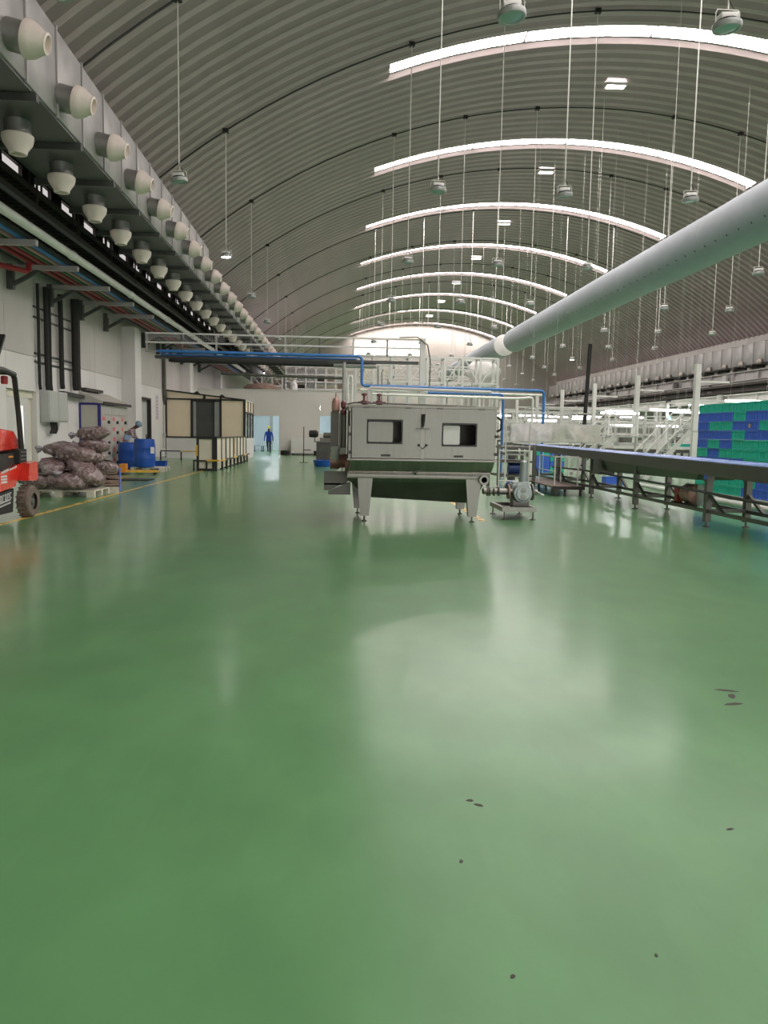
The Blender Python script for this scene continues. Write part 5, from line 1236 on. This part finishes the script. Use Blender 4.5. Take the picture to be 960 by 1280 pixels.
# walking worker in blue
p = thing('person', 'worker in blue shirt and dark trousers with yellow helmet walking in the doorway', 'person', (-4.62, 54.0, 0))
V = [((0, 0, .95), .15, .11), ((0, 0, 1.15), .15, .11), ((0, 0, 1.38), .18, .11), ((0, 0, 1.5), .06, .06), ((0, -.01, 1.58), .075, .09), ((0, -.01, 1.70), .08, .095),
     ((.20, 0, 1.42), .065), ((.27, .03, 1.14), .05), ((.30, -.08, .90), .036), ((.30, -.11, .80), .04, .025),
     ((-.20, 0, 1.42), .065), ((-.27, -.03, 1.14), .05), ((-.30, -.05, .90), .036), ((-.30, -.07, .80), .04, .025),
     ((.10, 0, .86), .10), ((.10, -.14, .50), .07), ((.09, -.10, .10), .05), ((.09, -.24, .05), .045, .04),
     ((-.10, 0, .86), .10), ((-.09, .10, .50), .07), ((-.08, .32, .16), .05), ((-.08, .24, .06), .045, .04)]
Eg = [(0, 1), (1, 2), (2, 3), (3, 4), (4, 5), (2, 6), (6, 7), (7, 8), (8, 9), (2, 10), (10, 11), (11, 12), (12, 13), (0, 14), (14, 15), (15, 16), (16, 17), (0, 18), (18, 19), (19, 20), (20, 21)]
m_worker = ramp_mat('worker_clothes', [(0, (.01, .01, .012)), (.10, (.022, .028, .06)), (.82, (.02, .06, .38)), (1.47, (.09, .045, .03))])
skin_body('body', V, Eg, m_worker, p)
obj('helmet', MB().lathe([(.15, 1.70), (.125, 1.705), (.125, 1.76), (.10, 1.83), (.05, 1.865), (.0, 1.87)], 18, (0, -.01, 0)), mat('yellow_helmet', (.72, .62, .10), .35), p)
obj('helmet_peak', MB().prism([(-.09, -.14), (.09, -.14), (.06, -.22), (-.06, -.22)], 'z', 1.70, 1.715), MATS['yellow_helmet'], p)
for s in (-1, 1): obj('eye', MB().lathe([(0, -.01), (.012, 0), (0, .01)], 8, (s*.03, -.098, 1.66)), m_black, p)
obj('nose', MB().prism([(-.015, 1.61), (.015, 1.61), (0, 1.66)], 'y', -.125, -.09), m_skin, p); obj('mouth', bx(-.025, -.103, 1.575, .025, -.09, 1.585), m_maroon, p)
# worker bending over the drums
p = thing('person', 'worker with blue hair cap bending over the blue drums', 'person', (-7.80, 29.75, 0))
V = [((-.18, 0, .98), .17, .13), ((-.08, 0, 1.22), .16, .12), ((.10, 0, 1.46), .18, .12), ((.24, -.02, 1.55), .06, .06), ((.31, -.03, 1.60), .08, .085), ((.40, -.03, 1.64), .085, .09),
     ((.14, -.20, 1.42), .065), ((.22, -.26, 1.18), .05), ((.30, -.30, 1.20), .04), ((.36, -.34, 1.21), .045, .03),
     ((.14, .20, 1.42), .065), ((.20, .26, 1.18), .05), ((.34, .20, 1.08), .04), ((.42, .18, 1.08), .045, .03),
     ((-.16, -.10, .86), .11), ((-.05, -.11, .48), .075), ((-.14, -.10, .10), .055), ((-.0, -.10, .05), .045, .04),
     ((-.16, .10, .86), .11), ((-.05, .11, .48), .075), ((-.14, .10, .10), .055), ((-.0, .10, .05), .045, .04)]
m_worker2 = ramp_mat('pale_pink_overall', [(0, (.02, .02, .022)), (.10, (.16, .14, .15)), (.95, (.36, .28, .28)), (1.50, (.11, .055, .04))])
skin_body('body', V, Eg, m_worker2, p)
obj('hair_cap', MB().lathe([(.085, -.07), (.12, -.04), (.125, .02), (.10, .08), (.05, .12), (0, .125)], 16), mat('blue_hair_cap', (.22, .33, .42), .7), p, (.37, -.03, 1.68), (0, R_(35), 0))
obj('cloth', MB().prism([(-.10, 1.10), (.12, 1.08), (.14, 1.24), (-.08, 1.28)], 'y', -.30, -.24), mat('pale_blue_cloth', (.35, .52, .70), .7), p)
obj('nose', MB().lathe([(.02, 0), (.0, .04)], 6), m_skin, p, (.47, -.03, 1.60), (0, R_(110), 0))
